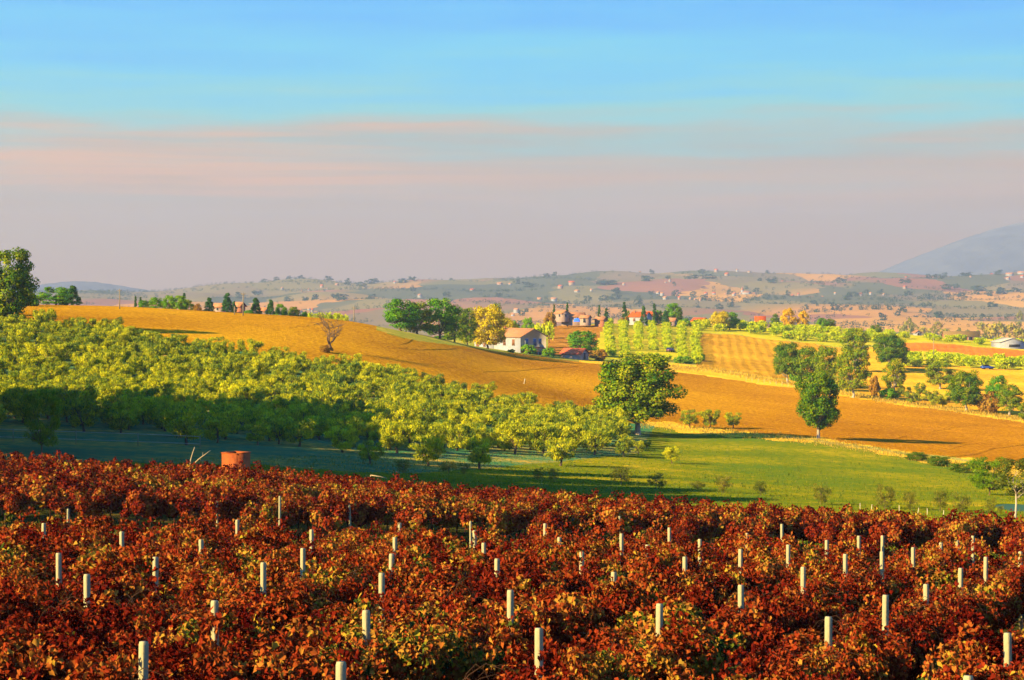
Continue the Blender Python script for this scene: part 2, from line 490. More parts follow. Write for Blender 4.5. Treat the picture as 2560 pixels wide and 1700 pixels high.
# ------------------------------------------------------------------ the lie of the land
CP = []
def row(d, **kw):
    for k, v in kw.items():
        CP.append((float(k[1:].replace('m', '-')), float(v), float(d)))
def plane_py(px, d):
    return 720 + F * 4.144 / d + F * 0.083 + 0.035 * (px - 1280)
for d_ in (55, 62, 70, 78):
    for p_ in (-1400, -600, 0, 640, 1280, 1920, 2560, 3200, 3900):
        CP.append((p_, plane_py(p_, d_), d_))
row(86, pm600=1240, p0=1268, p640=1305, p1280=1338, p1920=1372, p2560=1400, p3200=1420)
row(95, pm1400=1160, pm600=1190, p0=1222, p640=1262, p1280=1313, p1920=1364, p2560=1412, p3200=1450, p3900=1480)
row(106, pm600=1180, p0=1212, p640=1250, p1280=1302, p1920=1350, p2560=1392, p3200=1425)
row(130, pm1400=1110, pm600=1142, p0=1170, p640=1198, p1280=1245, p1920=1278, p2560=1296, p3200=1310)
row(160, pm600=1098, p0=1122, p640=1146, p1280=1196, p1920=1232, p2560=1252, p3200=1270)
row(198, pm1400=1010, pm600=1046, p0=1078, p640=1110, p1280=1160, p1920=1196, p2560=1222, p3200=1245, p3900=1260)
row(240, pm600=960, p0=1003, p640=1042, p1280=1105, p1920=1152, p2560=1188, p3200=1215)
row(290, pm1400=800, pm600=840, p0=880, p640=935, p1280=1025, p1583=1086, p1920=1102, p2560=1154, p3200=1190, p3900=1210)
row(330, pm600=765, p0=803, p640=860, p1000=920, p1280=985, p1583=1045, p1920=1068, p2560=1114, p3200=1160)
row(370, pm600=740, p0=775, p640=815, p1280=946, p1583=1000, p1920=1036, p2560=1086, p3200=1130)
row(410, pm1400=700, pm600=720, p0=759, p300=766, p640=786, p900=809, p1280=919, p1583=965, p1920=1004, p2560=1060, p3200=1110, p3900=1140)
row(460, pm600=735, p0=772, p640=794, p900=815, p1100=846, p1280=893, p1583=930, p1920=972, p2560=1024, p3200=1075)
row(520, pm600=770, p0=795, p640=816, p1100=854, p1330=885, p1583=908, p1920=938, p2560=985, p3200=1030)
row(600, pm1400=790, pm600=810, p0=830, p640=850, p1100=852, p1430=868, p1920=903, p2560=937, p3200=970, p3900=1000)
row(700, p0=862, p640=875, p1100=845, p1430=823, p1750=836, p2000=858, p2560=889, p3200=920)
row(800, pm600=890, p0=890, p640=895, p1100=852, p1430=812, p1750=813, p2000=826, p2300=847, p2560=866, p3200=890)
row(900, p0=910, p640=910, p1100=872, p1430=836, p1750=822, p2000=826, p2300=838, p2560=852, p3200=865, p3900=880)
row(1020, pm1400=930, p0=925, p640=925, p1430=880, p2000=852, p2560=860, p3200=870)
row(1250, pm600=920, p0=925, p1280=905, p1920=880, p2560=872, p3200=875)
row(1600, pm1400=880, p0=878, p1280=866, p1920=856, p2560=850, p3200=850, p3900=850)
row(2200, pm600=838, p0=836, p1280=830, p1920=828, p2560=824, p3200=824)
row(3200, pm1400=780, p0=776, p640=774, p1280=776, p1920=778, p2560=778, p3200=780, p3900=780)
row(4200, pm600=742, p0=742, p640=738, p1280=730, p1920=726, p2560=728, p3200=728)
row(5000, pm1400=735, pm600=733, p0=730, p200=731, p400=731, p560=716, p650=704, p900=708, p1100=703, p1300=698, p1450=688, p1600=683,
    p1900=688, p2200=692, p2400=688, p2560=684, p3200=684, p3900=690)
row(5900, pm600=760, p0=756, p640=740, p1280=732, p1920=722, p2560=718, p3200=720)
row(7600, pm1400=790, p0=785, p1280=775, p2560=768, p3900=770)
CP = np.array(CP)
KX, KT, KC = 1 / 900.0, 2.6, 0.12
def feat(px, d):
    return np.stack([np.asarray(px, float) * KX, np.log(np.asarray(d, float)) * KT], -1)
XC = feat(CP[:, 0], CP[:, 2])
def kern(A, B):
    r2 = (A[:, None, 0] - B[None, :, 0]) ** 2 + (A[:, None, 1] - B[None, :, 1]) ** 2
    return np.sqrt(r2 + KC ** 2)
_K = kern(XC, XC) - 0.004 * np.eye(len(XC))
_Pm = np.concatenate([np.ones((len(XC), 1)), XC], 1)
_A = np.block([[_K, _Pm], [_Pm.T, np.zeros((3, 3))]])
_w = np.linalg.solve(_A, np.concatenate([CP[:, 1], np.zeros(3)]))
def rbf(px, d):
    px, d = np.broadcast_arrays(np.asarray(px, float), np.asarray(d, float))
    sh = px.shape
    X = feat(px.ravel(), d.ravel())
    r = np.empty(len(X))
    for i in range(0, len(X), 20000):
        x = X[i:i + 20000]
        r[i:i + 20000] = kern(x, XC) @ _w[:len(XC)] + _w[len(XC)] + x @ _w[len(XC) + 1:]
    return r.reshape(sh)
# tabulated on the grid that also makes the ground
PXS = np.unique(np.concatenate([np.arange(-1400, -60, 40), np.arange(-60, 2620, 6.5), np.arange(2620, 3901, 40)]))
DS = np.concatenate([np.geomspace(3.0, 60, 60)[:-1], np.geomspace(60, 1250, 430)[:-1], np.geomspace(1250, 7600, 150)])
TAB = rbf(PXS[None, :], np.maximum(DS, 55)[:, None])
_pl = plane_py(PXS[None, :], DS[:, None])
_k = np.clip((DS - 60) / 20, 0, 1)[:, None]
_k = _k * _k * (3 - 2 * _k)
TAB = _pl * (1 - _k) + TAB * _k
def ter_py(px, d):
    px, d = np.asarray(px, float), np.asarray(d, float)
    i = np.clip(np.searchsorted(PXS, px) - 1, 0, len(PXS) - 2)
    j = np.clip(np.searchsorted(DS, d) - 1, 0, len(DS) - 2)
    a = np.clip((px - PXS[i]) / (PXS[i + 1] - PXS[i]), 0, 1)
    b = np.clip((d - DS[j]) / (DS[j + 1] - DS[j]), 0, 1)
    return (TAB[j, i] * (1 - a) + TAB[j, i + 1] * a) * (1 - b) + (TAB[j + 1, i] * (1 - a) + TAB[j + 1, i + 1] * a) * b
_rs = np.random.default_rng(11)
_WAVES = [(_rs.uniform(0, 6.3), 2 * math.pi / _rs.uniform(160, 900), _rs.uniform(0, 6.3)) for _ in range(14)]
def relief(x, y):
    """rolling relief of the far hills"""
    k = np.clip((np.asarray(y, float) - 1300) / 900, 0, 1) * (np.asarray(y) < 5600)
    return k * 1.6 * sum(np.sin(w * (x * math.cos(a) + y * math.sin(a)) + f) for a, w, f in _WAVES)
def Hxy(x, y):
    return ZC + (HY - ter_py(x / y * F + 1280, y)) / F * y + relief(x, y)
def PD(px, d):
    """the point of the ground in direction px at distance d"""
    x = (px - 1280) / F * d
    return Vector((x, d, float(Hxy(x, d))))
_DN = np.geomspace(62, 1150, 900)
_DF = np.geomspace(1250, 5600, 900)
def hit(px, py, far=False):
    """first point of the ground seen at photo position px, py"""
    D = _DF if far else _DN
    t = ter_py(np.full(len(D), px), D)
    k = np.nonzero(t <= py)[0]
    d = D[k[0]] if len(k) else D[np.argmin(t)]
    return PD(px, d)

# fields, traced as parcels of the ground
def inpoly(px, py, poly):
    poly = np.array(poly, float)
    c = np.zeros(px.shape, bool)
    x0, y0 = poly[-1]
    for x1, y1 in poly:
        m = ((y1 > py) != (y0 > py)) & (px < (x0 - x1) * (py - y1) / (y0 - y1 + 1e-12) + x1)
        c ^= m
        x0, y0 = x1, y1
    return c
FIELD_LOW = [(-1400, 725), (-300, 773), (0, 800), (100, 812), (300, 836), (600, 880), (870, 922), (1100, 976), (1300, 1020), (1500, 1050), (1650, 1062), (1850, 1078), (2050, 1097), (2300, 1134), (2560, 1166), (3900, 1330)]
FIELD_UP = [(3900, 1240), (2560, 1056), (2200, 1004), (1960, 968), (1750, 937), (1580, 922), (1450, 904), (1330, 891), (1200, 871), (1000, 846), (940, 825), (900, 600), (-1400, 500)]
def shift(line, dy):
    return [(x, y + dy) for x, y in line]
pxg = 0.5 * (PXS[:-1] + PXS[1:])[None, :] + np.zeros((len(DS) - 1, 1))
dg = 0.5 * (DS[:-1] + DS[1:])[:, None] + np.zeros((1, len(PXS) - 1))
pyg = 0.25 * (TAB[:-1, :-1] + TAB[1:, :-1] + TAB[:-1, 1:] + TAB[1:, 1:])
_r0 = np.random.default_rng(5)
def wob(amp, L):
    k = _r0.normal(size=6)
    return sum(np.sin(pxg / L * (i + 1) + k[i] * 9) * k[i] / (i + 1) for i in range(6)) * amp
ZONES = ['meadow', 'vineyard_ground', 'grove_ground', 'ploughed_field', 'dry_verge', 'grassy_track', 'pale_field', 'brown_plot', 'red_field', 'orchard_ground', 'stubble_field', 'farm_ground', 'hills']
ZM = dict(meadow=M_MEADOW, vineyard_ground=M_SOIL, grove_ground=M_GROVEG, ploughed_field=M_PLOUGH, dry_verge=M_VERGE, grassy_track=M_PATH, pale_field=M_PALE,
          brown_plot=M_BROWN, red_field=M_RED, orchard_ground=M_ORCHG, stubble_field=M_STUB, farm_ground=M_FARM, hills=M_HILLS)
Z = np.zeros(pxg.shape, int)
pyw = pyg + wob(1.5, 55)
def setz(name, mask):
    Z[mask] = ZONES.index(name)
setz('farm_ground', (dg > 400) & (dg < 1250))
setz('grove_ground', inpoly(pxg, pyw, [(-1400, 400), (1480, 1000), (1640, 1062), (1600, 1130), (1350, 1160), (1000, 1185), (600, 1160), (0, 1150), (-1400, 1120)]) & (dg > 115) & (dg < 420))
big = inpoly(pxg, pyw, FIELD_LOW + FIELD_UP) & (dg > 220) & (dg < 560)
setz('ploughed_field', big)
setz('dry_verge', inpoly(pxg, pyg + wob(4, 60), [(1590, 1050), (1850, 1078), (2050, 1097), (2300, 1134), (2560, 1166), (3900, 1330), (3900, 1380), (2560, 1200), (2440, 1172), (2300, 1152), (2100, 1114), (1900, 1094), (1700, 1085)]) & (dg > 200) & (dg < 420))
setz('grassy_track', inpoly(pxg, pyw, [(1960, 1095), (2150, 1119), (2300, 1141), (2480, 1163), (2480, 1157), (2300, 1134.5), (2150, 1113), (1960, 1090)]) & (dg > 200) & (dg < 420))
setz('dry_verge', inpoly(pxg, pyw, [(1450, 904), (1580, 922), (1750, 937), (1960, 968), (2200, 1004), (2560, 1056), (3900, 1240), (3900, 1225), (2560, 1042), (2200, 994), (1990, 955), (1780, 915), (1600, 905), (1450, 900)]) & (dg > 380) & (dg < 640))
setz('pale_field', inpoly(pxg, pyw, [(1742, 833), (1830, 836), (1945, 851), (2090, 868), (2090, 940), (1990, 950), (1780, 922), (1742, 918)]) & (dg > 480) & (dg < 860))
setz('brown_plot', inpoly(pxg, pyw, [(1365, 820), (1400, 812), (1512, 812), (1505, 850), (1470, 885), (1440, 897), (1372, 885)]) & (dg > 505) & (dg < 900))
setz('orchard_ground', inpoly(pxg, pyw, [(1512, 806), (1742, 806), (1742, 900), (1600, 904), (1480, 890)]) & (dg > 520) & (dg < 950))
setz('orchard_ground', inpoly(pxg, pyw, [(1742, 790), (2100, 805), (2560, 838), (3900, 870), (3900, 920), (2560, 876), (2300, 854), (2090, 866), (1945, 850), (1830, 835), (1742, 832)]) & (dg > 560) & (dg < 1000))
setz('stubble_field', inpoly(pxg, pyw, [(2090, 868), (2250, 868), (2560, 880), (3900, 900), (3900, 1225), (2560, 1042), (2200, 994), (2090, 965)]) & (dg > 400) & (dg < 900))
setz('red_field', inpoly(pxg, pyw, [(2250, 853), (2560, 876), (3900, 930), (3900, 960), (2560, 903), (2400, 884), (2250, 873)]) & (dg > 500) & (dg < 1000))
setz('orchard_ground', inpoly(pxg, pyw, [(2200, 873), (2400, 884), (2560, 903), (3900, 960), (3900, 985), (2560, 925), (2400, 916), (2200, 912)]) & (dg > 500) & (dg < 900))
setz('vineyard_ground', dg < 101)
setz('hills', dg > 1250)
GV = np.stack([(PXS[None, :] - 1280) / F * DS[:, None], DS[:, None] + 0 * PXS[None, :], ZC + (HY - TAB) / F * DS[:, None]], -1)
_nx = len(PXS)
GV[..., 2] += relief(GV[..., 0], GV[..., 1])
jj, ii = np.meshgrid(np.arange(len(DS) - 1), np.arange(_nx - 1), indexing='ij')
QUAD = np.stack([jj * _nx + ii, jj * _nx + ii + 1, (jj + 1) * _nx + ii + 1, (jj + 1) * _nx + ii], -1)
for zi, zn in enumerate(ZONES):
    m = Z == zi
    q = QUAD[m]
    if not len(q):
        continue
    ids, inv = np.unique(q.ravel(), return_inverse=True)
    o = obj(zn, mesh(zn, GV.reshape(-1, 3)[ids], [(inv.reshape(-1, 4), 0)], ZM[zn], smooth=True))
    o['kind'] = 'structure'

def skyline(name, prof, d, depth, m):
    xs = np.arange(prof[0][0], prof[-1][0] + 1, 12.0)
    top = np.interp(xs, [p[0] for p in prof], [p[1] for p in prof])
    kk = np.ones(7) / 7
    top = np.convolve(np.pad(top, 3, 'edge'), kk, 'valid')
    r = np.random.default_rng(3)
    rows = []
    for t in np.linspace(-1, 1, 15):
        dd = d + t * depth
        h = (HY - top) / F * d * max(0.0, 1 - t * t) ** 0.8 + r.normal(size=len(xs)) * d * 0.00012 * (1 - t * t)
        rows.append(np.stack([(xs - 1280) / F * dd, 0 * xs + dd, ZC - 60 + (h + 60) * (1 - abs(t) ** 1.5 * 0.9)], -1))
    V = np.stack(rows)
    n = len(xs)
    j, i = np.meshgrid(np.arange(14), np.arange(n - 1), indexing='ij')
    q = np.stack([j * n + i, j * n + i + 1, (j + 1) * n + i + 1, (j + 1) * n + i], -1).reshape(-1, 4)
    o = obj(name, mesh(name, V.reshape(-1, 3), [(q, 0)], m, smooth=True))
    o['kind'] = 'structure'
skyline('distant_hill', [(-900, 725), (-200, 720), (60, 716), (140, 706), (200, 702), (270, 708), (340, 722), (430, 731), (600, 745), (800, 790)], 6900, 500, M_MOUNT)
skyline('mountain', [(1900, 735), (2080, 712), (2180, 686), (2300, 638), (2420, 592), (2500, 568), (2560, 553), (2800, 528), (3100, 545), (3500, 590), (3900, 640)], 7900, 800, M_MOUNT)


# ------------------------------------------------------------------ words for labels
ORD = ['first', 'second', 'third', 'fourth', 'fifth', 'sixth', 'seventh', 'eighth', 'ninth', 'tenth', 'eleventh', 'twelfth', 'thirteenth', 'fourteenth', 'fifteenth',
       'sixteenth', 'seventeenth', 'eighteenth', 'nineteenth', 'twentieth', 'twenty-first', 'twenty-second', 'twenty-third', 'twenty-fourth', 'twenty-fifth',
       'twenty-sixth', 'twenty-seventh', 'twenty-eighth', 'twenty-ninth', 'thirtieth']
def nth(i, n):
    if i == 0:
        return 'leftmost'
    if i == n - 1:
        return 'rightmost'
    if i < n / 2:
        return ORD[i] + ' from left'
    return ORD[n - 1 - i] + ' from right'

# ------------------------------------------------------------------ the vineyard
ROW_DIR = np.array([0.353, 0.936])
ROW_DIR = ROW_DIR / np.linalg.norm(ROW_DIR)
ROW_NRM = np.array([ROW_DIR[1], -ROW_DIR[0]])
ROW_YAW = math.atan2(-ROW_DIR[0], ROW_DIR[1])
HALF = np.array([[0, -.30], [.34, -.50], [.54, -.06], [.27, .22], [0, .58]])
def vine_leaf_mesh(name, seed, n, size, lobed=True, length=2.2):
    r = np.random.default_rng(seed)
    # leaf clumps along the wires, with gaps between them
    nc = 17
    cy = r.uniform(-length / 2, length / 2, nc)
    th = r.uniform(math.radians(-60), math.radians(240), nc)
    k = r.uniform(.35, 1.0, nc) ** .6
    cc = np.stack([np.cos(th) * k * .66, cy, 1.0 + np.sin(th) * k * .42], 1)
    cr = r.uniform(.15, .36, nc)
    ctint = r.random(nc)
    ci = r.choice(nc, n, p=cr ** 2 / (cr ** 2).sum())
    v = unit(r.normal(size=(n, 3)))
    C = cc[ci] + v * (cr[ci] * (1 - .55 * r.random(n) ** 1.6))[:, None]
    N = v + unit(C - np.array([0, 0, .85])) * .5 + np.array([0, 0, .1]) + r.normal(size=(n, 3)) * .5
    ct = ctint[ci]
    ns = 9
    for s in range(ns):                                   # shoots that arch out of the canopy
        y0, side = r.uniform(-length / 2, length / 2), r.choice([-1, 1])
        k = n // 70
        t = np.sqrt(np.linspace(0.02, 1, k))
        ln, up = r.uniform(.45, 1.0), r.uniform(.15, .85)
        c = np.stack([side * (.2 + t * ln * .7), y0 + t * r.uniform(-.5, .5), 1.15 + up * np.sin(t * 2.3) - .35 * t * t], 1) + r.normal(size=(k, 3)) * .05
        C = np.concatenate([C, c])
        N = np.concatenate([N, r.normal(size=(k, 3)) + np.array([side * .6, 0, .4])])
        ct = np.concatenate([ct, np.full(k, r.random())])
    n = len(C)
    N = unit(N)
    sz = size * r.uniform(.6, 1.25, n)
    dn = np.tile(np.array([0, 0, -1.0]), (n, 1)) + r.normal(size=(n, 3)) * .55
    tint = np.clip(.04 + .36 * r.random(n) + .52 * ct, 0, 1)
    if not lobed:
        V, q = leaves(C, N, sz * 1.15, sz * 1.05, r, dn)
        return mesh(name, V, [(q, 0)], M_VINE, tint)
    t = unit(dn - N * np.sum(dn * N, axis=1, keepdims=True))
    b = np.cross(N, t)
    fold = r.uniform(.05, .95, n)[:, None]
    curl = r.uniform(-.7, 1.0, n)[:, None]
    slim = r.uniform(.55, 1.0, n)[:, None]
    V = np.zeros((n, 8, 3))
    idx = [(0, 0), (1, 1), (2, 2), (3, 3), (4, 4), (-3, 5), (-2, 6), (-1, 7)]
    for j, k in ((0, 0), (1, 1), (2, 2), (3, 3), (4, 4), (3, 5), (2, 6), (1, 7)):
        hx, hy = HALF[j]
        sx = -1 if k > 4 else 1
        V[:, k] = C + sz[:, None] * (b * hx * sx * slim + t * hy + N * (abs(hx) * fold - curl * (hy - .1) ** 2))
    base = np.arange(n)[:, None] * 8
    f1 = base + np.array([[0, 1, 2, 3, 4]])
    f2 = base + np.array([[0, 4, 5, 6, 7]])
    return mesh(name, V.reshape(-1, 3), [(f1, 0), (f2, 0)], M_VINE, np.concatenate([tint, tint]))
def vine_stem_mesh(name, seed, length=2.3):
    r = np.random.default_rng(seed + 90)
    mb = MB()
    for y0 in (-.55, .5):
        p = np.array([[r.normal() * .03, y0 + r.normal() * .03, z] for z in (-.15, .3, .6, .95)])
        mb.tube(p, [.038, .032, .028, .022], 6)
    mb.tube([[0, -length / 2, .98], [.03, -.4, .94], [0, .4, .96], [0, length / 2, .98]], .018, 5)
    for i in range(9):
        y0, s = r.uniform(-length / 2, length / 2), r.choice([-1, 1])
        t = np.linspace(0, 1, 6)
        ln, up = r.uniform(.35, .9), r.uniform(.35, .85)
        mb.tube(np.stack([s * t * ln, y0 + t * r.uniform(-.4, .4), .98 + up * np.sin(t * 2.3) - .15 * t * t], 1), np.linspace(.007, .003, 6), 4)
    return mb.mesh(name, M_STEM)
NEARV = [vine_leaf_mesh('leaves', 100 + i, 5200, .072) for i in range(5)]
MIDV = [vine_leaf_mesh('leaves', 120 + i, 3800, .082) for i in range(5)]
FARV = [vine_leaf_mesh('leaves', 140 + i, 2600, .10, lobed=False) for i in range(4)]
STEMV = [vine_stem_mesh('stem', i) for i in range(4)]
rv = random.Random(4)
spots = []
for k in range(-36, 37):
    for j in range(-16, 64):
        p = np.array([0.30, 23.2]) + ROW_NRM * (k * 2.62) + ROW_DIR * ((j + (k % 3) * .37) * 1.95)
        x, d = p
        if d < 8.5 or d > 104:
            continue
        px = x / d * F + 1280
        if abs(x) > .268 * d + 9:
            continue
        end1 = 51 + 10 * min(1.05, max(-.1, px / 2560))
        if d < end1:
            spots.append((d, x, 1, abs(x) < .268 * d + 1.4))
        elif 77.5 < d < 100 - 3 * max(0, (px - 1900) / 700):
            spots.append((d, x, 2, abs(x) < .268 * d + 1.4))
spots.sort()
rest = []
nv = 0
for i, (d, x, blk, seen) in enumerate(spots):
    if rv.random() < (.03 if blk == 1 else 0):
        continue
    x += rv.uniform(-.12, .12)
    z = float(Hxy(x, d))
    if nv >= 290 or not seen:
        rest.append((x, d, z))
        continue
    nv += 1
    o = empty('grapevine', (x, d, z), ROW_YAW + rv.choice([0, math.pi]) + rv.uniform(-.05, .05))
    if blk == 1:
        tag(o, 'red and gold autumn grapevine in the rows among the pale concrete posts', 'grapevine', 'grapevines in the foreground rows')
    else:
        tag(o, 'rust-red grapevine in the dense far block beyond the dark gap', 'grapevine', 'grapevines in the far block')
    src = NEARV if d < 27 else (MIDV if d < 62 else FARV)
    lv = obj('leaves', rv.choice(src), o)
    sc = rv.uniform(.88, 1.1)
    lv.scale = (sc * rv.uniform(.9, 1.1), 1, sc * (1.02 if blk == 1 else 1.06))
    obj('stem', rv.choice(STEMV), o)
if rest:                                                  # the vines beyond the 300 largest, as one mass
    VV, QQ, TT, n0 = [], [], [], 0
    base_ = []
    for me in FARV:
        v = np.empty(len(me.vertices) * 3, np.float32); me.vertices.foreach_get('co', v)
        t = np.empty(len(me.polygons), np.float32); me.attributes['tint'].data.foreach_get('value', t)
        base_.append((v.reshape(-1, 3), t))
    c, s_ = math.cos(ROW_YAW), math.sin(ROW_YAW)
    for (x, d, z) in rest:
        v, t = rv.choice(base_)
        k = rv.uniform(.9, 1.1)
        w = np.stack([x + (v[:, 0] * c - v[:, 1] * s_), d + (v[:, 0] * s_ + v[:, 1] * c), z + v[:, 2] * k], 1)
        QQ.append(np.arange(len(w)).reshape(-1, 4) + n0); VV.append(w); TT.append(t); n0 += len(w)
    o = obj('far_vine_foliage', mesh('far_vine_foliage', np.concatenate(VV), [(np.concatenate(QQ), 0)], M_VINE, np.concatenate(TT)))
    tag(o, 'rust-red leaves of the farthest vine rows and at the sides of the vineyard', 'vines', None, 'stuff')

# concrete posts: (px of the middle, py of the top)
POSTS = [(848, 1653), (2425, 1690), (352, 1604), (1347, 1571), (2524, 1583), (920, 1525), (540, 1501), (2070, 1542), (1645, 1508), (1275, 1474), (220, 1436), (2210, 1487), (955, 1433), (1853, 1462),
         (658, 1407), (2317, 1461), (387, 1392), (149, 1383), (1535, 1430), (1240, 1396), (975, 1384), (2007, 1417), (757, 1370), (2398, 1420), (1713, 1392), (507, 1349), (1455, 1379), (307, 1329),
         (1213, 1357), (2113, 1385), (990, 1343), (1850, 1373), (2461, 1392), (1622, 1362), (108, 1308), (2206, 1379), (779, 1324), (1402, 1343), (1970, 1362), (2553, 1379), (2284, 1368), (1751, 1348),
         (1189, 1326), (1554, 1334), (594, 1299), (2067, 1350), (2350, 1356), (1001, 1307), (1866, 1333), (2393, 1351), (2146, 1339), (2205, 1339), (1362, 1309), (1674, 1319), (2432, 1339), (1956, 1310)]
def post_mesh(seed):
    r = np.random.default_rng(seed)
    mb = MB()
    w, h, b = .047, 1.0, .008
    prof = []
    for z, k in ((0, 1.04), (.55, 1.0), (.985, 1.0), (1.0, .86)):
        ring = [(-w + b, -w), (w - b, -w), (w, -w + b), (w, w - b), (w - b, w), (-w + b, w), (-w, w - b), (-w, -w + b)]
        prof += [(x * k + r.normal() * .001, y * k + r.normal() * .001, z) for x, y in ring]
    q = [[i * 8 + j, i * 8 + (j + 1) % 8, (i + 1) * 8 + (j + 1) % 8, (i + 1) * 8 + j] for i in range(3) for j in range(8)]
    mb.add(prof, q)
    mb.P.setdefault((8, 0), []).append(np.arange(24, 32)[None, :])
    return mb.mesh('vineyard_post', M_CONC)
PMESH = [post_mesh(i) for i in range(5)]
plist = []
for px, py in POSTS:
    d = (4.85 - .083 * 32) / ((py - 720) / F - .035 * (px - 1280) / F - .083)
    plist.append((px, py, d))
bands = [(0, 26, 'rising from the vines at the bottom edge'), (26, 37.5, 'in the nearer middle of the vineyard'), (37.5, 45.2, 'in the middle of the vineyard'),
         (45.2, 50, 'in the farther vines'), (50, 99, 'in the farthest vines of the main block')]
for lo, hi, words in bands:
    mem = sorted(p for p in plist if lo <= p[2] < hi)
    for i, (px, py, d) in enumerate(mem):
        x = (px - 1280) / F * d
        zg = float(Hxy(x, d))
        zt = ZC + (720 - py) / F * d
        o = obj('vineyard_post', rv.choice(PMESH))
        o.location = (x, d, zg - .25)
        o.scale = (.86, .86, zt - zg + .25)
        o.rotation_euler = (rv.uniform(-.02, .02), rv.uniform(-.014, .014), math.radians(46 + rv.uniform(-6, 6)))
        tag(o, 'pale concrete post %s, %s' % (words, nth(i, len(mem))), 'post', 'concrete posts standing in the vineyard')
FP = [(169, 1272, 73.5), (545, 1252, 77.5), (699, 1240, 76), (877, 1262, 77.5), (1177, 1303, 77), (1552, 1290, 77)]
for i, (px, py, d) in enumerate(FP):
    x = (px - 1280) / F * d
    zg = float(Hxy(x, d))
    o = obj('vineyard_post', rv.choice(PMESH))
    o.location = (x, d, zg - .2)
    o.scale = (.8, .8, max(1.2, ZC + (720 - py) / F * d - zg + .2))
    o.rotation_euler = (0, rv.uniform(-.05, .05), math.radians(35))
    tag(o, 'slim end post at the dark front of the far vine block, %s' % nth(i, len(FP)), 'post', 'end posts of the far vine block')

# ------------------------------------------------------------------ trees
def crown(seed, z0, z1, prof, nclump, nleaf, L, asp, rc, up=.35, spray=False, core=.35):
    """leaf clumps filling a crown outline; returns V, quads, tint, clump centres"""
    r = np.random.default_rng(seed)
    t = r.beta(1.15, 1.15, nclump)
    a = r.uniform(0, 2 * math.pi, nclump)
    rr = prof(t) * np.sqrt(r.uniform(core, 1, nclump)) * r.uniform(.82, 1.08, nclump)
    cc = np.stack([np.cos(a) * rr, np.sin(a) * rr, z0 + t * (z1 - z0)], 1)
    crs = rc * r.uniform(.65, 1.35, nclump)
    ctint = r.random(nclump)
    w = crs ** 2
    ci = r.choice(nclump, nleaf, p=w / w.sum())
    v = unit(r.normal(size=(nleaf, 3)))
    rad = crs[ci] * (1 - .6 * r.random(nleaf) ** 2)
    C = cc[ci] + v * rad[:, None] * np.array([1.0, 1.0, .78])
    out_ = unit(C - np.array([0, 0, (z0 + z1) * .45]))
    if spray:
        ax = unit(out_ * .5 + np.array([0, 0, 1.0]) + r.normal(size=(nleaf, 3)) * .35)
        N = r.normal(size=(nleaf, 3)) + out_ * .7
    else:
        ax = None
        N = v + np.array([0, 0, up]) + out_ * .35 + r.normal(size=(nleaf, 3)) * .5
    ll = L * r.uniform(.6, 1.3, nleaf)
    V, q = leaves(C, N, ll, ll * asp, r, ax)
    tint = np.clip(.5 * r.random(nleaf) + .4 * ctint[ci] + .05, 0, 1)
    return V, q, tint, cc
def trunk_mesh(name, seed, h, r0, targets, m, lean=0.0, nl=10, z_split=None, sub=True):
    r = np.random.default_rng(seed + 500)
    mb = MB()
    zs = z_split or h
    top = h * 1.45
    P = np.array([[lean * t * 1.0 + r.normal() * r0 * .25 * (t > 0), r.normal() * r0 * .25 * (t > 0), -.3 + t * (top + .3)] for t in np.linspace(0, 1, 7)])
    mb.tube(P, [r0 * 1.5, r0 * 1.05, r0 * .95, r0 * .85, r0 * .7, r0 * .5, r0 * .3], 8)
    if len(targets):
        for c in targets[r.choice(len(targets), min(nl, len(targets)), replace=False)]:
            s = np.array([lean * .5, 0, zs * r.uniform(.75, 1.25)])
            mid = s + (c - s) * .5 + np.array([0, 0, -.08 * np.linalg.norm(c - s)]) + r.normal(size=3) * .1 * h
            mb.tube(np.array([s, s + (mid - s) * .5 + r.normal(size=3) * .04 * h, mid, c]), [r0 * .5, r0 * .4, r0 * .28, r0 * .1], 5)
    return mb.mesh(name, m, smooth=True)
PROTO = {}
def proto(kind, seed, H, Wd, mat, bark, z0, prof, nclump, nleaf, L, asp, rc, r0=.3, nl=10, up=.35, spray=False, core=.35, lean=0.0):
    V, q, t, cc = crown(seed, z0, H - rc * .6, prof, nclump, nleaf, L, asp, rc, up, spray, core)
    # fit exactly into the nominal height and width so that placing by size is easy
    V[:, 2] = np.where(V[:, 2] > z0, z0 + (V[:, 2] - z0) * (H - z0) / (V[:, 2].max() - z0), V[:, 2])
    k = Wd / 2 / np.percentile(np.hypot(V[:, 0], V[:, 1]), 99.0)
    V[:, :2] *= k
    cc[:, :2] *= k
    PROTO.setdefault(kind, []).append((mesh('crown', V, [(q, 0)], mat, t), trunk_mesh('trunk', seed, max(z0, .6), r0, cc, bark, lean, nl), H, Wd))
p_round = lambda R: (lambda t: R * np.sqrt(np.clip(np.sin(np.pi * (.13 + .80 * t)), 0, 1)))
p_cone = lambda R: (lambda t: R * (1.0 - .93 * t) ** .85)
p_col = lambda R: (lambda t: R * np.clip(np.sin(np.pi * (.10 + .88 * t)), 0, 1) ** .6)
p_vase = lambda R: (lambda t: R * (.55 + .55 * np.sin(np.pi * (.05 + .72 * t))))
for i in range(3):
    proto('oak', 10 + i, 13, 12, M_OAK, M_PBARK, 2.4, p_round(5.0), 120, 19000, .36, .75, 1.15, .42, 16, core=.15)
for i in range(3):
    proto('autumn_oak', 20 + i, 12, 10, M_OAKD, M_PBARK, 2.2, p_round(4.2), 75, 7000, .42, .75, 1.05, .36, 12)
for i in range(3):
    proto('green', 30 + i, 12, 10, M_GREEN, M_BARK, 1.4, p_round(4.2), 70, 6500, .46, .75, 1.15, .32, 10)
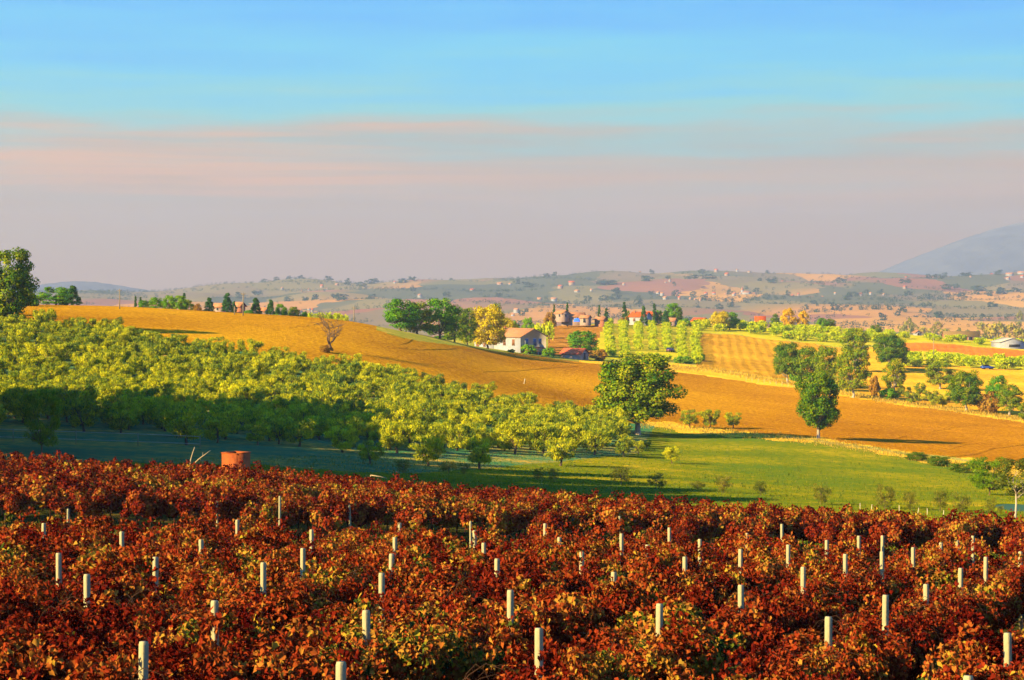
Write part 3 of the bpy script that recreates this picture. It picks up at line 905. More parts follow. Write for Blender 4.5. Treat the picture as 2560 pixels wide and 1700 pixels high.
for i in range(2):
    proto('dark', 35 + i, 12, 10, M_OAK, M_BARK, 1.2, p_round(4.2), 70, 6500, .46, .75, 1.15, .32, 10)
for i in range(2):
    proto('yellow', 40 + i, 12, 12, M_YEL, M_BARK, 1.6, p_round(4.8), 110, 9500, .46, .7, 1.1, .34, 10, core=.55)
for i in range(2):
    proto('gold', 45 + i, 10, 10, M_GOLD, M_BARK, .9, p_col(4.2), 90, 4200, .55, .75, 1.0, .3, 8)
for i in range(3):
    proto('conifer', 50 + i, 10, 5.6, M_CON, M_BARK, .5, p_cone(2.6), 120, 4200, .55, .38, .5, .2, 4, up=-.1)
for i in range(2):
    proto('cypress', 55 + i, 10, 2.2, M_CON, M_BARK, .4, p_col(.75), 90, 3000, .5, .35, .34, .14, 2, spray=True)
for i in range(7):
    proto('olive', 60 + i, 4.2, 4.8, M_OLIVE, M_BARK, .95, p_vase(1.75), 44, 3800, .40, .20, .46, .17, 8, spray=True, core=.25, lean=.3 * ((i % 3) - 1))
for i in range(4):
    proto('orchard', 70 + i, 4.0, 4.6, M_ORCH, M_BARK, .8, p_round(1.9), 30, 620, .62, .6, .75, .13, 4, spray=True)
for i in range(4):
    proto('shrub', 80 + i, 1.6, 1.8, M_SHRUB, M_BARK, .25, p_vase(.66), 26, 1300, .11, .55, .26, .035, 12, spray=True, core=.2)
for i in range(3):
    proto('bush', 85 + i, 3.0, 4.2, M_GREEN, M_BARK, .1, p_round(1.75), 34, 2200, .36, .7, .55, .08, 6)
for i in range(2):
    proto('rust_bush', 88 + i, 3.0, 4.0, M_RUST, M_BARK, .1, p_round(1.75), 34, 2000, .36, .6, .5, .08, 6)
for i in range(2):
    proto('willow', 90 + i, 4.0, 3.4, M_WILLOW, M_BARK, .5, p_vase(1.35), 60, 6000, .20, .28, .34, .07, 14, spray=True, core=.3)
proto('birch', 95, 5.4, 2.6, M_SHRUB, M_PBARK, 2.1, p_round(1.05), 46, 3600, .13, .7, .36, .06, 12)
for i in range(3):
    proto('tall', 96 + i, 20, 10, M_OAK, M_BARK, 1.0, p_col(4.4), 120, 6000, .7, .75, 1.3, .4, 8)
rt = random.Random(21)
def plant(kind, name, loc, h, w, label, cat='tree', group=None, split=True, which=None, rot=None):
    me_c, me_t, H, Wd = PROTO[kind][which % len(PROTO[kind]) if which is not None else rt.randrange(len(PROTO[kind]))]
    o = empty(name, loc, rt.uniform(0, 6.3) if rot is None else rot, label, cat, group)
    o.scale = (w / Wd, w / Wd, h / H)
    obj('crown', me_c, o)
    obj('trunk', me_t, o)
    return o
def tree(kind, name, px, top, base, wpx, label, d=None, cat='tree', group=None, which=None, sink=0.0):
    p = PD(px, d) if d else hit(px, base)
    d = p.y
    h = ZC + (HY - top) / F * d - p.z
    p.z -= sink
    return plant(kind, name, p, max(h, .4), wpx / F * d, label, cat, group, which=which)

# the big oaks and the trees round the fields
tree('oak', 'oak_tree', 1594, 880, 1087, 218, 'big dark green oak with pale trunk at the right end of the olive grove', which=0)
tree('oak', 'oak_tree', 2046, 920, 1096, 118, 'tall lone oak with pale trunk at the lower edge of the ploughed field', which=1)
tree('oak', 'oak_tree', 22, 616, 770, 150, 'big dark tree cut off by the left edge on the skyline', d=322, which=2)
T = [('green', 'round_tree', 140, 716, 108, 430, 'bright round tree on the skyline beside the dark conifer at far left'),
     ('conifer', 'conifer_tree', 182, 713, 46, 425, 'dark spreading conifer right of the bright round tree at far left'),
     ('conifer', 'conifer_tree', 163, 722, 40, 440, 'lower dark conifer tucked between round tree and taller conifer at far left'),
     ('bush', 'bush', 78, 728, 60, 395, 'low green bush at the foot of the cut off tree at left'),
     ('rust_bush', 'bush', 20, 742, 70, 350, 'brownish bush below the cut off tree at left'),
     ('cypress', 'cypress_tree', 339, 739, 8, 450, 'thin dark cypress standing first in the skyline hedge'),
     ('cypress', 'cypress_tree', 351, 742, 10, 455, 'short cypress just right of the first thin cypress'),
     ('green', 'round_tree', 360, 750, 30, 450, 'small round tree at the left end of the skyline hedge'),
     ('green', 'round_tree', 390, 742, 42, 455, 'green tree in the skyline hedge left of its tallest point'),
     ('green', 'round_tree', 421, 737, 44, 455, 'broad green tree in the middle of the skyline hedge'),
     ('green', 'round_tree', 450, 738, 46, 455, 'green tree in front of the cypress in the skyline hedge'),
     ('cypress', 'cypress_tree', 460, 731, 13, 470, 'dark cypress tip rising over the skyline hedge'),
     ('dark', 'dark_tree', 472, 748, 26, 460, 'dark tree at the right end of the skyline hedge'),
     ('rust_bush', 'bush', 492, 758, 28, 465, 'orange bush on the skyline beside the conifer cone'),
     ('conifer', 'conifer_tree', 523, 743, 34, 460, 'dark cone shaped conifer right of the orange bush on skyline'),
     ('conifer', 'conifer_tree', 568, 731, 36, 465, 'tallest conifer on the skyline left of the second utility pole'),
     ('conifer', 'conifer_tree', 585, 752, 20, 470, 'small conifer between the tallest conifer and the pole'),
     ('conifer', 'conifer_tree', 640, 743, 36, 470, 'dark tiered conifer right of the second utility pole'),
     ('conifer', 'conifer_tree', 677, 748, 30, 475, 'dark conifer standing left of two round trees on skyline'),
     ('green', 'round_tree', 702, 759, 36, 475, 'round green tree touching the conifer on the skyline'),
     ('dark', 'dark_tree', 735, 766, 38, 480, 'dark round tree right of the round green one on skyline'),
     ('bush', 'bush', 757, 778, 30, 480, 'dark low bush where the skyline trees end'),
     ('bush', 'bush', 622, 774, 26, 450, 'small yellow-green bush at the foot of the second pole'),
     ('bush', 'bush', 690, 784, 26, 450, 'small bush on the field edge under the round trees')]
for k, nm, px, top, w, d, lab in T:
    tree(k, nm, px, top, None, w, lab, d=d, cat='bush' if 'bush' in nm else 'tree')
for i, (px, top) in enumerate([(778, 780), (800, 779), (822, 778), (843, 780), (860, 784)]):
    tree('orchard', 'orchard_tree', px, top, None, 30, 'yellow-green orchard tree behind the bare tree, %s of its row' % nth(i, 5), d=490, group='orchard trees on the skyline')
T = [('green', 'leafy_tree', 1000, 745, 112, 445, 'broad green tree at the left end of the field clump'),
     ('dark', 'leafy_tree', 1042, 752, 92, 452, 'dark tree second from left in the field clump'),
     ('green', 'leafy_tree', 1100, 744, 106, 458, 'tallest green tree in the middle of the field clump'),
     ('dark', 'leafy_tree', 1136, 762, 72, 470, 'dark tree right of the tallest one in the field clump'),
     ('dark', 'leafy_tree', 1168, 768, 52, 480, 'small dark tree at the right end of the field clump'),
     ('bush', 'bush', 1108, 838, 60, 470, 'scrubby bush at the foot of the field clump'),
     ('yellow', 'yellow_tree', 1219, 759, 108, 496, 'big rounded yellow tree in front of the farmhouse'),
     ('yellow', 'yellow_tree', 1272, 792, 46, 545, 'smaller olive-yellow tree behind the roof beside the big yellow tree'),
     ('dark', 'dark_tree', 1240, 756, 42, 560, 'dark tree showing behind the top of the big yellow tree'),
     ('bush', 'bush', 1322, 860, 42, 516, 'rusty shrub growing against the farmhouse gable'),
     ('bush', 'bush', 1372, 868, 40, 515, 'dark bush right of the farmhouse gable'),
     ('bush', 'bush', 1278, 872, 22, 505, 'small bush by the arched door of the farmhouse'),
     ('orchard', 'small_tree', 1348, 805, 40, 590, 'light green tree just behind the farmhouse roof'),
     ('orchard', 'small_tree', 1374, 800, 30, 620, 'light green tree right of and behind the farmhouse ridge'),
     ('green', 'small_tree', 1322, 792, 40, 640, 'green tree behind the farmhouse between yellow tree and hamlet'),
     ('bush', 'bush', 1290, 800, 30, 640, 'green bush behind the left end of the farmhouse roof'),
     ('green', 'round_tree', 1457, 825, 84, 548, 'round green tree above the rusty roofed shed'),
     ('rust_bush', 'bush', 1492, 872, 60, 520, 'brownish scrub right of the rusty roofed shed'),
     ('rust_bush', 'bush', 1374, 779, 36, 705, 'rust coloured tree in front of the small hamlet house'),
     ('cypress', 'cypress_tree', 1385, 760, 8, 728, 'slim cypress left behind the small hamlet house'),
     ('cypress', 'cypress_tree', 1418, 755, 8, 728, 'tall slim cypress right of the small hamlet house'),
     ('cypress', 'cypress_tree', 1498, 762, 9, 735, 'slim lit cypress behind the little red hut'),
     ('cypress', 'cypress_tree', 1516, 770, 12, 728, 'darker cypress right of the little red hut'),
     ('cypress', 'cypress_tree', 1561, 754, 14, 760, 'dark double cypress left of the red roofed villa'),
     ('dark', 'dark_tree', 1570, 775, 16, 765, 'dark tree between the double cypress and the villa'),
     ('conifer', 'conifer_tree', 1609, 764, 22, 742, 'dark conifer standing in front of the red roofed villa'),
     ('cypress', 'cypress_tree', 1636, 757, 12, 765, 'yellowish cypress just right of the red roofed villa'),
     ('green', 'small_tree', 1646, 774, 26, 768, 'light leafy tree right of the yellowish cypress'),
     ('green', 'leafy_tree', 1682, 757, 50, 770, 'large bright tree right of the red roofed villa'),
     ('conifer', 'conifer_tree', 1664, 775, 24, 752, 'dark conifer in front of the large bright tree by the villa'),
     ('dark', 'dark_tree', 1696, 768, 24, 768, 'dark tree on the shaded side of the large bright tree'),
     ('bush', 'bush', 1712, 795, 34, 765, 'green hedge bush right of the large bright tree'),
     ('bush', 'bush', 1732, 802, 22, 765, 'dark hedge bush left of the red roofed barn'),
     ('bush', 'bush', 1768, 802, 26, 770, 'dark hedge bush right of the red roofed barn'),
     ('rust_bush', 'bush', 1562, 790, 22, 745, 'orange bush left of the red roofed villa'),
     ('yellow', 'round_tree', 1800, 776, 52, 745, 'olive-yellow half of the round crown above the pale field'),
     ('green', 'round_tree', 1824, 778, 54, 750, 'round green tree above the pale ploughed field'),
     ('dark', 'dark_tree', 1938, 783, 24, 790, 'dark tree left of the two golden trees'),
     ('gold', 'golden_tree', 1971, 768, 44, 800, 'golden yellow tree, the left and taller of the pair on the crest'),
     ('gold', 'golden_tree', 2008, 774, 36, 800, 'golden yellow tree, the right and shorter of the pair on the crest'),
     ('green', 'round_tree', 2056, 794, 38, 800, 'green tree right of the golden pair on the crest'),
     ('dark', 'dark_tree', 2076, 796, 30, 805, 'dark tree at the right of the crest pair'),
     ('dark', 'dark_tree', 2190, 811, 34, 790, 'low dark tree rising over the yellow-green orchard crest'),
     ('bush', 'bush', 1990, 905, 40, 505, 'dark bush at the verge left of the tree cluster')]
for k, nm, px, top, w, d, lab in T:
    tree(k, nm, px, top, None, w, lab, d=d, cat='bush' if 'bush' in nm else 'tree')
T = [('oak', 'oak_tree', 1968, 853, 958, 76, 'leftmost dark oak of the cluster above the ploughed field'),
     ('dark', 'oak_tree', 2018, 864, 965, 84, 'shaded dark oak second in the cluster above the ploughed field'),
     ('autumn_oak', 'oak_tree', 2066, 862, 975, 70, 'green oak behind the tall lone oak in the cluster'),
     ('autumn_oak', 'oak_tree', 2132, 866, 994, 92, 'brownish oak in the middle of the cluster with low branches'),
     ('autumn_oak', 'oak_tree', 2140, 817, 930, 84, 'tallest brown-green oak at the back of the cluster'),
     ('oak', 'oak_tree', 2226, 833, 925, 96, 'large green oak at the right back of the cluster'),
     ('autumn_oak', 'oak_tree', 2236, 893, 992, 66, 'sunlit bushy oak at the front right of the cluster'),
     ('rust_bush', 'bush', 2186, 938, 990, 34, 'rust coloured small tree amid the oak cluster'),
     ('bush', 'bush', 2222, 968, 1000, 52, 'dark bush at the foot of the oak cluster'),
     ('autumn_oak', 'oak_tree', 2350, 903, 973, 80, 'spreading oak alone on the stubble with its trunk showing'),
     ('oak', 'oak_tree', 2416, 922, 1029, 94, 'dark oak on the field edge left of the rounded one'),
     ('green', 'oak_tree', 2496, 936, 1010, 66, 'bright green tree behind the two right hand oaks'),
     ('autumn_oak', 'oak_tree', 2524, 958, 1040, 74, 'rounded olive-green oak near the right edge of the field'),
     ('rust_bush', 'oak_tree', 2472, 976, 1034, 58, 'reddish scrub oak between the two right hand oaks'),
     ('autumn_oak', 'oak_tree', 2568, 1004, 1056, 50, 'small tree cut off by the right edge below the stubble'),
     ('dark', 'bush', 2292, 1130, 1152, 62, 'leftmost dark bush on the dry verge above the meadow'),
     ('dark', 'bush', 2344, 1140, 1165, 70, 'middle dark bush on the dry verge above the meadow'),
     ('dark', 'bush', 2402, 1157, 1181, 74, 'low trailing dark bush on the dry verge above the meadow'),
     ('willow', 'willow_shrub', 2474, 1140, 1238, 112, 'feathery upright green shrub at the lower right meadow edge'),
     ('birch', 'slender_tree', 2540, 1144, 1296, 118, 'brownish slender tree with pale thin trunk at the right edge'),
     ('willow', 'poplar_shrub', 104, 968, 1134, 104, 'upright poplar shrub with sunlit top by the vines at left')]
for k, nm, px, top, base, w, lab in T:
    tree(k, nm, px, top, base, w, lab, cat='bush' if 'bush' in nm else 'tree')
SH = [(1008, 1146, 1182, 44, 'wispy yellowish shrub behind the vines left of centre'), (1122, 1152, 1182, 54, 'wispy shrub behind the vines near the centre'),
      (1160, 1153, 1185, 34, 'small wispy shrub right of the centre shrub behind the vines'),
      (1345, 1168, 1200, 42, 'pale sapling clump behind the vines right of centre'), (1385, 1166, 1204, 36, 'spiky sapling next to the pale sapling clump'),
      (1553, 1166, 1212, 66, 'broad yellowish sapling left of the meadow'), (1640, 1178, 1222, 54, 'brownish sapling at the meadow corner'),
      (1744, 1202, 1224, 40, 'low dark bush at the vine edge left of the saplings'), (1810, 1184, 1232, 52, 'bushy sapling left in the row along the meadow'),
      (1902, 1202, 1240, 42, 'yellowish sapling second in the row along the meadow'), (2052, 1206, 1262, 56, 'green fruit sapling with dark leaves in the meadow row'),
      (2212, 1210, 1272, 62, 'largest fruit sapling with dark lower leaves in the meadow row'), (2276, 1222, 1276, 42, 'brown thin sapling right of the largest one'),
      (2350, 1224, 1280, 44, 'orange tinted sapling in the meadow row'), (2404, 1228, 1284, 52, 'dark leaved sapling right of the orange tinted one'),
      (2476, 1244, 1290, 36, 'narrow dark sapling left of the pond'), (2500, 1262, 1284, 22, 'tiny shrub at the edge of the pond'), (560, 1128, 1150, 30, 'small weed clump beside the rusty box')]
for i, (px, top, base, w, lab) in enumerate(SH):
    tree('shrub', 'sapling', px, top, base, w, lab, cat='shrub', group='saplings between vines and meadow', which=i)

# olive grove
FRONT = [(404, 1073, 105), (466, 1113, 112), (543, 1108, 80), (643, 1113, 74), (750, 1117, 90), (182, 1068, 120), (290, 1062, 90), (324, 1037, 78), (60, 1058, 110), (926, 1161, 72), (994, 1134, 104),
         (1070, 1165, 92), (1197, 1172, 98), (1286, 1136, 98), (1401, 1165, 88), (1487, 1138, 84), (1557, 1143, 60), (1595, 1136, 44), (1680, 1159, 50), (1617, 1121, 24)]
SMALL = [(1724, 1070, 50), (1776, 1073, 54), (1833, 1071, 44)]
taken = []
for i, (px, py, w) in enumerate(sorted(FRONT)):
    p = hit(px, py)
    w_ = w / F * p.y
    plant('olive', 'olive_tree', p, w_ * rt.uniform(.80, .92), w_, 'olive tree on the open lower edge of the grove, %s' % nth(i, len(FRONT)), 'olive tree', 'olive trees of the grove', which=i)
    taken.append((p.x, p.y))
for i, (px, py, w) in enumerate(SMALL):
    p = hit(px, py)
    w_ = w / F * p.y
    plant('olive', 'olive_tree', p, w_ * .95, w_, 'small rounded olive tree right of the big oak, %s of three' % ['left', 'middle', 'right'][i], 'olive tree', 'olive trees of the grove', which=i + 2)
GROVE = np.array([(-260, 740), (0, 790), (60, 812), (150, 822), (300, 850), (600, 896), (870, 936), (1100, 990), (1300, 1034), (1480, 1062), (1560, 1075), (1600, 1095), (1530, 1122), (1350, 1138), (1100, 1138), (860, 1132),
                  (600, 1110), (300, 1086), (0, 1078), (-260, 1060)], float)
ca, sa = math.cos(.42), math.sin(.42)
cand = []
for a in range(-70, 70):
    for b_ in range(-70, 70):
        u, v = (a + (b_ % 2) * .2) * 4.5 + rt.uniform(-.8, .8), b_ * 5.0 + rt.uniform(-.8, .8)
        x, y = u * ca - v * sa, 255 + u * sa + v * ca
        if not 160 < y < 372:
            continue
        px = x / y * F + 1280
        py = float(ter_py(px, y))
        if px < -70 or not inpoly(np.array([px]), np.array([py]), GROVE)[0]:
            continue
        if any((x - tx) ** 2 + (y - ty) ** 2 < 10 for tx, ty in taken):
            continue
        if y < 212 and rt.random() < .34:
            continue
        cand.append((y, x))
cand.sort()

omass = []
for k_, (y, x) in enumerate(cand):
    w_ = rt.uniform(3.0, 4.3)
    h_ = w_ * rt.uniform(.80, 1.0)
    if k_ < 275:
        plant('olive', 'olive_tree', (x, y, float(Hxy(x, y)) - .1), h_, w_, 'yellow-green olive tree packed among its neighbours on the grove slope', 'olive tree', 'olive trees packed on the grove slope')
    else:
        omass.append((x, y, h_, w_))
if omass:
    VV, QQ, TT, n0 = [], [], [], 0
    bs_ = []
    for me_c, me_t, H, Wd in PROTO['olive']:
        v = np.empty(len(me_c.vertices) * 3, np.float32); me_c.vertices.foreach_get('co', v)
        t = np.empty(len(me_c.polygons), np.float32); me_c.attributes['tint'].data.foreach_get('value', t)
        bs_.append((v.reshape(-1, 3), t, H, Wd))
    for x, y, h_, w_ in omass:
        v, t, H, Wd = bs_[rt.randrange(len(bs_))]
        an = rt.uniform(0, 6.3)
        c, s_ = math.cos(an) * w_ / Wd, math.sin(an) * w_ / Wd
        VV.append(np.stack([x + v[:, 0] * c - v[:, 1] * s_, y + v[:, 0] * s_ + v[:, 1] * c, float(Hxy(x, y)) - .1 + v[:, 2] * h_ / H], 1))
        QQ.append(np.arange(len(v)).reshape(-1, 4) + n0); n0 += len(v)
        TT.append(np.clip(t + rt.uniform(-.12, .12), 0, 1))
    o = obj('olive_grove_top', mesh('olive_grove_top', np.concatenate(VV), [(np.concatenate(QQ), 0)], M_OLIVE, np.concatenate(TT)))
    tag(o, 'farthest olive crowns of the grove below the ploughed field', 'olive trees', None, 'stuff')
# orchards beyond the field
norch = 0
def orch(x, y, lab, grp, w, h=None):
    global norch
    me_c, me_t, H, Wd = PROTO['orchard'][rt.randrange(4)]
    o = obj('orchard_tree', me_c)
    o.location = (x, y, float(Hxy(x, y)) - .1)
    o.scale = (w / Wd, w / Wd, (h or w * .85) / H)
    o.rotation_euler = (0, 0, rt.uniform(0, 6.3))
    tag(o, lab, 'orchard tree', grp)
    norch += 1
for r_ in range(7):
    y = 546
    while y < 785:
        y += rt.uniform(5.0, 8.5)
        px = 1526 + r_ * 36 + (y - 540) * -.02 + rt.uniform(-5, 5)
        if rt.random() < .06 or (560 < y < 600 and 2 <= r_ <= 4):
            continue
        x = (px - 1280) / F * y
        me_c, me_t, H, Wd = PROTO['orchard'][rt.randrange(4)]
        w_ = rt.uniform(2.7, 3.8)
        o = obj('fruit_tree', me_c)
        o.location = (x, y, float(Hxy(x, y)) - .1)
        o.scale = (w_ / Wd, w_ / Wd, rt.uniform(1.7, 2.9) / H)
        o.rotation_euler = (0, 0, rt.uniform(0, 6.3))
        tag(o, 'yellow-green fruit tree in the steep rows behind the big oak', 'fruit tree', 'fruit trees in steep rows')
n1 = norch
for y0 in (700, 716, 732, 748, 764, 780, 796):
    for j in range(24):
        px = 1752 + j * 46 + (y0 % 3) * 12 + rt.uniform(-12, 12)
        y = y0 + rt.uniform(-5, 5)
        py = float(ter_py(px, y))
        if px > 2700 or not inpoly(np.array([px]), np.array([py]), [(1745, 790), (2100, 805), (2720, 848), (2720, 882), (2560, 872), (2300, 851), (2090, 862), (1945, 846), (1830, 831), (1742, 828)])[0]:
            continue
        orch((px - 1280) / F * y, y, 'yellow-green olive in the band along the crest above the fields', 'olives along the crest', rt.uniform(4.5, 6.5), rt.uniform(3.0, 4.0))
for y0 in (566, 580, 594, 608, 622, 640):
    for j in range(15):
        px = 2225 + j * 34 + rt.uniform(-9, 9)
        y = y0 + rt.uniform(-4, 4)
        py = float(ter_py(px, y))
        if px > 2680 or not inpoly(np.array([px]), np.array([py]), [(2200, 876), (2400, 888), (2700, 915), (2700, 942), (2560, 927), (2400, 920), (2200, 915)])[0]:
            continue
        orch((px - 1280) / F * y, y, 'yellow-green tree in the orchard strip below the red earth field', 'orchard below the red field', rt.uniform(4.5, 6.0), rt.uniform(3.2, 4.4))

HR = [(2240, 1000), (2262, 994), (2280, 1012), (2305, 1002), (2330, 1005), (2338, 1018), (2356, 1018), (2372, 1006), (2300, 985)]
for i, (px, py) in enumerate(HR):
    p = hit(px, py)
    plant('olive', 'hedge_shrub', p, 3.0, 3.4, 'small leafy tree in the row along the stubble edge, %s of the row' % nth(i, len(HR)), 'shrub', 'small trees along the stubble edge')
for px, py, lab in ((1697, 909, 'dark green bush at the foot of the steep fruit rows, left of two'), (1719, 909, 'dark green bush at the foot of the steep fruit rows, right of two'),
                    (1749, 902, 'dark round bush at the corner of the pale field')):
    p = hit(px, py)
    plant('bush', 'bush', p, 2.2, 3.4, lab, 'bush')
# the tall trees whose shade lies over the foot of the grove
for i, d in enumerate([106, 112, 118, 124, 130, 136, 142, 148, 154, 160, 166, 172, 178, 184, 190, 196, 202, 208, 181, 193]):
    xx = -.268 * d - 11 - 5 * (i % 2)
    plant('tall', 'tall_tree', PD(xx / d * F + 1280, d), rt.uniform(.95, 1.08) * (23.5 if d < 146 else (20 if d < 182 else 25)), 14, 'tall dense tree west of the grove, %s of the row' % (ORD[i] + ' from the vines'), 'tree', 'tall trees west of the grove')

# bare tree
M_BRANCH = solid('bare_wood', (.22, .13, .06), (.12, .07, .035), 8.0, 0.9, 0.4, 0.05)
def bare_tree():
    p = hit(832, 879)
    d = p.y
    r = np.random.default_rng(8)
    tr, br = MB(), MB()
    def grow(s, dirv, ln, rad, lev, m):
        k = 5
        pts = [s]
        dv = dirv
        for i in range(k):
            dv = unit(dv + r.normal(size=3) * .16 + np.array([0, 0, .05]))
            pts.append(pts[-1] + dv * ln / k)
        m.tube(np.array(pts), np.linspace(rad, rad * .55, k + 1), 6 if lev < 2 else 4)
        if lev < 5:
            for j in range(3):
                t = 1.0 if j == 0 else r.uniform(.35, .95)
                q = pts[int(t * k)]
                nd = unit(dv + r.normal(size=3) * np.array([.75, .75, .40]))
                grow(q, nd, ln * r.uniform(.62, .80), rad * .58, lev + 1, br)
    grow(np.array([0, 0, -.3]), np.array([.04, 0, 1.0]), 2.0, .19, 0, tr)
    o = empty('bare_tree', p, 0, 'leafless bare tree standing where the grove meets the field', 'tree')
    h = ZC + (HY - 778) / F * d - p.z
    V = np.concatenate(br.V)
    s = h / V[:, 2].max()
    sx = (90 / F * d) / (V[:, 0].max() - V[:, 0].min())
    o.scale = (sx, sx, s)
    obj('trunk', tr.mesh('trunk', M_BRANCH), o)
    obj('branches', br.mesh('branches', M_BRANCH), o)
    tree('rust_bush', 'bush', 815, 862, 882, 40, 'scrubby bush at the foot of the bare tree', cat='bush')
bare_tree()

# ------------------------------------------------------------------ buildings
def building(name, label, C, yaw, L, Wd, eh, rh, wm, rm, wins=(), chim=(), cat='house', group=None, over=.45, base=1.2, corner=True, split=True):
    """C is the ground point of the front right corner (local +x, -y); the front faces local -y, the right gable +x"""
    X = Vector((math.cos(yaw), math.sin(yaw), 0))
    Y = Vector((-math.sin(yaw), math.cos(yaw), 0))
    o = empty(name, Vector(C) - X * L / 2 + Y * Wd / 2 if corner else C, yaw, label, cat, group)
    mb = MB()
    hx, hy = L / 2, Wd / 2
    v = [(-hx, -hy, -base), (hx, -hy, -base), (hx, hy, -base), (-hx, hy, -base), (-hx, -hy, eh), (hx, -hy, eh), (hx, hy, eh), (-hx, hy, eh), (-hx, 0, rh), (hx, 0, rh)]
    mb.add(v, [[0, 1, 5, 4], [2, 3, 7, 6]])
    mb.P.setdefault((5, 0), []).append(np.array([[1, 2, 6, 9, 5], [3, 0, 4, 8, 7]]))
    mb.P.setdefault((4, 0), []).append(np.array([[4, 5, 9, 8], [6, 7, 8, 9]]))
    obj('wall', mb.mesh('wall', wm), o)
    mb = MB()
    sl = (rh - eh) / hy
    t, g = .16, .03
    ex = hx + over * .7
    for sgn in (-1, 1):
        e = (sgn * (hy + over), eh - over * sl + g)
        a = [(-ex, e[0], e[1]), (ex, e[0], e[1]), (ex, 0, rh + g), (-ex, 0, rh + g)]
        b_ = [(x, y, z + t) for x, y, z in a]
        mb.add(a + b_, [[0, 1, 2, 3], [4, 5, 6, 7], [0, 1, 5, 4], [1, 2, 6, 5], [3, 0, 4, 7]])
    ro = obj('roof', mb.mesh('roof', rm), o)
    for (cx, cy, ch) in chim:
        m2 = MB()
        m2.box((cx, cy, rh - abs(cy) * sl + ch / 2), (.55, .55, ch + .6))
        m2.box((cx, cy, rh - abs(cy) * sl + ch + .36), (.75, .75, .12))
        obj('chimney', m2.mesh('chimney', M_WALLB), ro)
    for (nm, face, u, z, w, h, m) in wins:
        if face == 'f':
            c, rz = Vector((hx - u, -hy, z)), 0.0
        else:
            c, rz = Vector((hx, -hy + u, z)), math.pi / 2
        m1, m2 = MB(), MB()
        m1.box((0, 0, h / 2), (w + .28, .10, h + .28))
        m2.box((0, -.045, h / 2), (w, .10, h))
        k = obj(nm, m1.mesh(nm, M_FRAME), o)
        k.location = c
        k.rotation_euler = (0, 0, rz)
        obj('shutter' if m in (M_SHUT, M_BLUE) else 'pane', m2.mesh('pane', m), k)
    return o
def farmhouse():
    C = PD(1301, 516)
    C.z = ZC + (HY - 842) / F * 516 - 5.3
    o = building('farmhouse', 'cream farmhouse with shaded gable beside the big yellow tree', C, math.radians(-50), 13.5, 9.2, 5.3, 7.35, M_WALLW, M_ROOFT,
                 wins=[('window', 'f', 2.9, 2.95, 1.0, 1.6, M_SHUT), ('window', 'f', 6.7, 2.95, 1.0, 1.6, M_SHUT), ('window', 'f', 10.6, 2.95, 1.0, 1.6, M_SHUT),
                       ('window', 'g', 2.2, 2.9, 1.0, 1.75, M_BLUE), ('window', 'g', 5.1, 2.9, 1.0, 1.75, M_BLUE), ('window', 'g', 7.0, 3.4, .8, 1.2, M_BLUE),
                       ('door', 'g', 7.2, -1.0, 1.1, 2.0, M_BLUE)],
                 chim=[(-3.9, -1.2, .7)], base=2.5)
    # sheet just proud of the cream gable, coloured to correct its blue shade
    hx, hy = 6.75, 4.6
    mb = MB()
    mb.add([(hx + .012, -hy + .02, -2.4), (hx + .012, hy - .02, -2.4), (hx + .012, hy - .02, 5.28), (hx + .012, 0, 7.3), (hx + .012, -hy + .02, 5.28),
            (hx + .004, -hy + .02, -2.4), (hx + .004, hy - .02, -2.4), (hx + .004, hy - .02, 5.28), (hx + .004, 0, 7.3), (hx + .004, -hy + .02, 5.28)], [[0, 1, 6, 5], [1, 2, 7, 6], [2, 3, 8, 7], [3, 4, 9, 8], [4, 0, 5, 9]])
    mb.P.setdefault((5, 0), []).append(np.array([[0, 1, 2, 3, 4]]))
    g = obj('gable_wall', mb.mesh('gable_wall', M_WALLG), o)
    g['label'] = 'rendered gable wall with its shade tone painted in'
    # arched doorway
    mb = MB()
    a = np.linspace(0, math.pi, 9)
    pr = [(1.1, -1.2)] + [(1.1 * math.cos(t), .55 + .9 * math.sin(t)) for t in a] + [(-1.1, -1.2)]
    n = len(pr)
    mb.add([(x, -.06, z) for x, z in pr] + [(x, .05, z) for x, z in pr], [[i, i + 1, n + i + 1, n + i] for i in range(n - 1)])
    mb.P.setdefault((n, 0), []).append(np.arange(n)[None, ::-1])
    dr = obj('arched_doorway', mb.mesh('arched_doorway', M_DARK), o)
    dr.location = (hx - 3.1, -hy, 0)
    # lean-to porch on the gable side
    mb = MB()
    hx2 = hx + .03
    mb.add([(hx2, -4.2, 2.3), (hx2 + 2.6, -4.2, 1.35), (hx2 + 2.6, 3.4, 1.35), (hx2, 3.4, 2.3), (hx2, -4.2, 2.46), (hx2 + 2.6, -4.2, 1.51), (hx2 + 2.6, 3.4, 1.51), (hx2, 3.4, 2.46)],
           [[0, 1, 2, 3], [4, 5, 6, 7], [0, 1, 5, 4], [1, 2, 6, 5], [2, 3, 7, 6], [3, 0, 4, 7]])
    pr_ = obj('porch_roof', mb.mesh('porch_roof', M_ROOFT), o)
    for y in (-4.0, -.4, 3.2):
        mb = MB()
        mb.box((hx2 + 2.45, y, -.3), (.22, .22, 3.2))
        obj('porch_post', mb.mesh('porch_post', M_WALLG), pr_)
    # low annex to the left, half behind the yellow tree
    A = PD(1226, 524)
    A.z = ZC + (HY - 853) / F * 524 - 2.2
    building('outbuilding', 'low cream outbuilding half hidden behind the big yellow tree', A, math.radians(-50), 7, 5, 2.2, 3.2, M_WALLW, M_ROOFT,
             wins=[('window', 'f', 2.5, .7, .9, 1.0, M_SHUT), ('door', 'f', 5.5, .0, 1.1, 1.8, M_SHUT)], base=2.0)
farmhouse()
def at_d(px, py, d):
    return Vector(((px - 1280) / F * d, d, ZC + (HY - py) / F * d))
B = math.radians
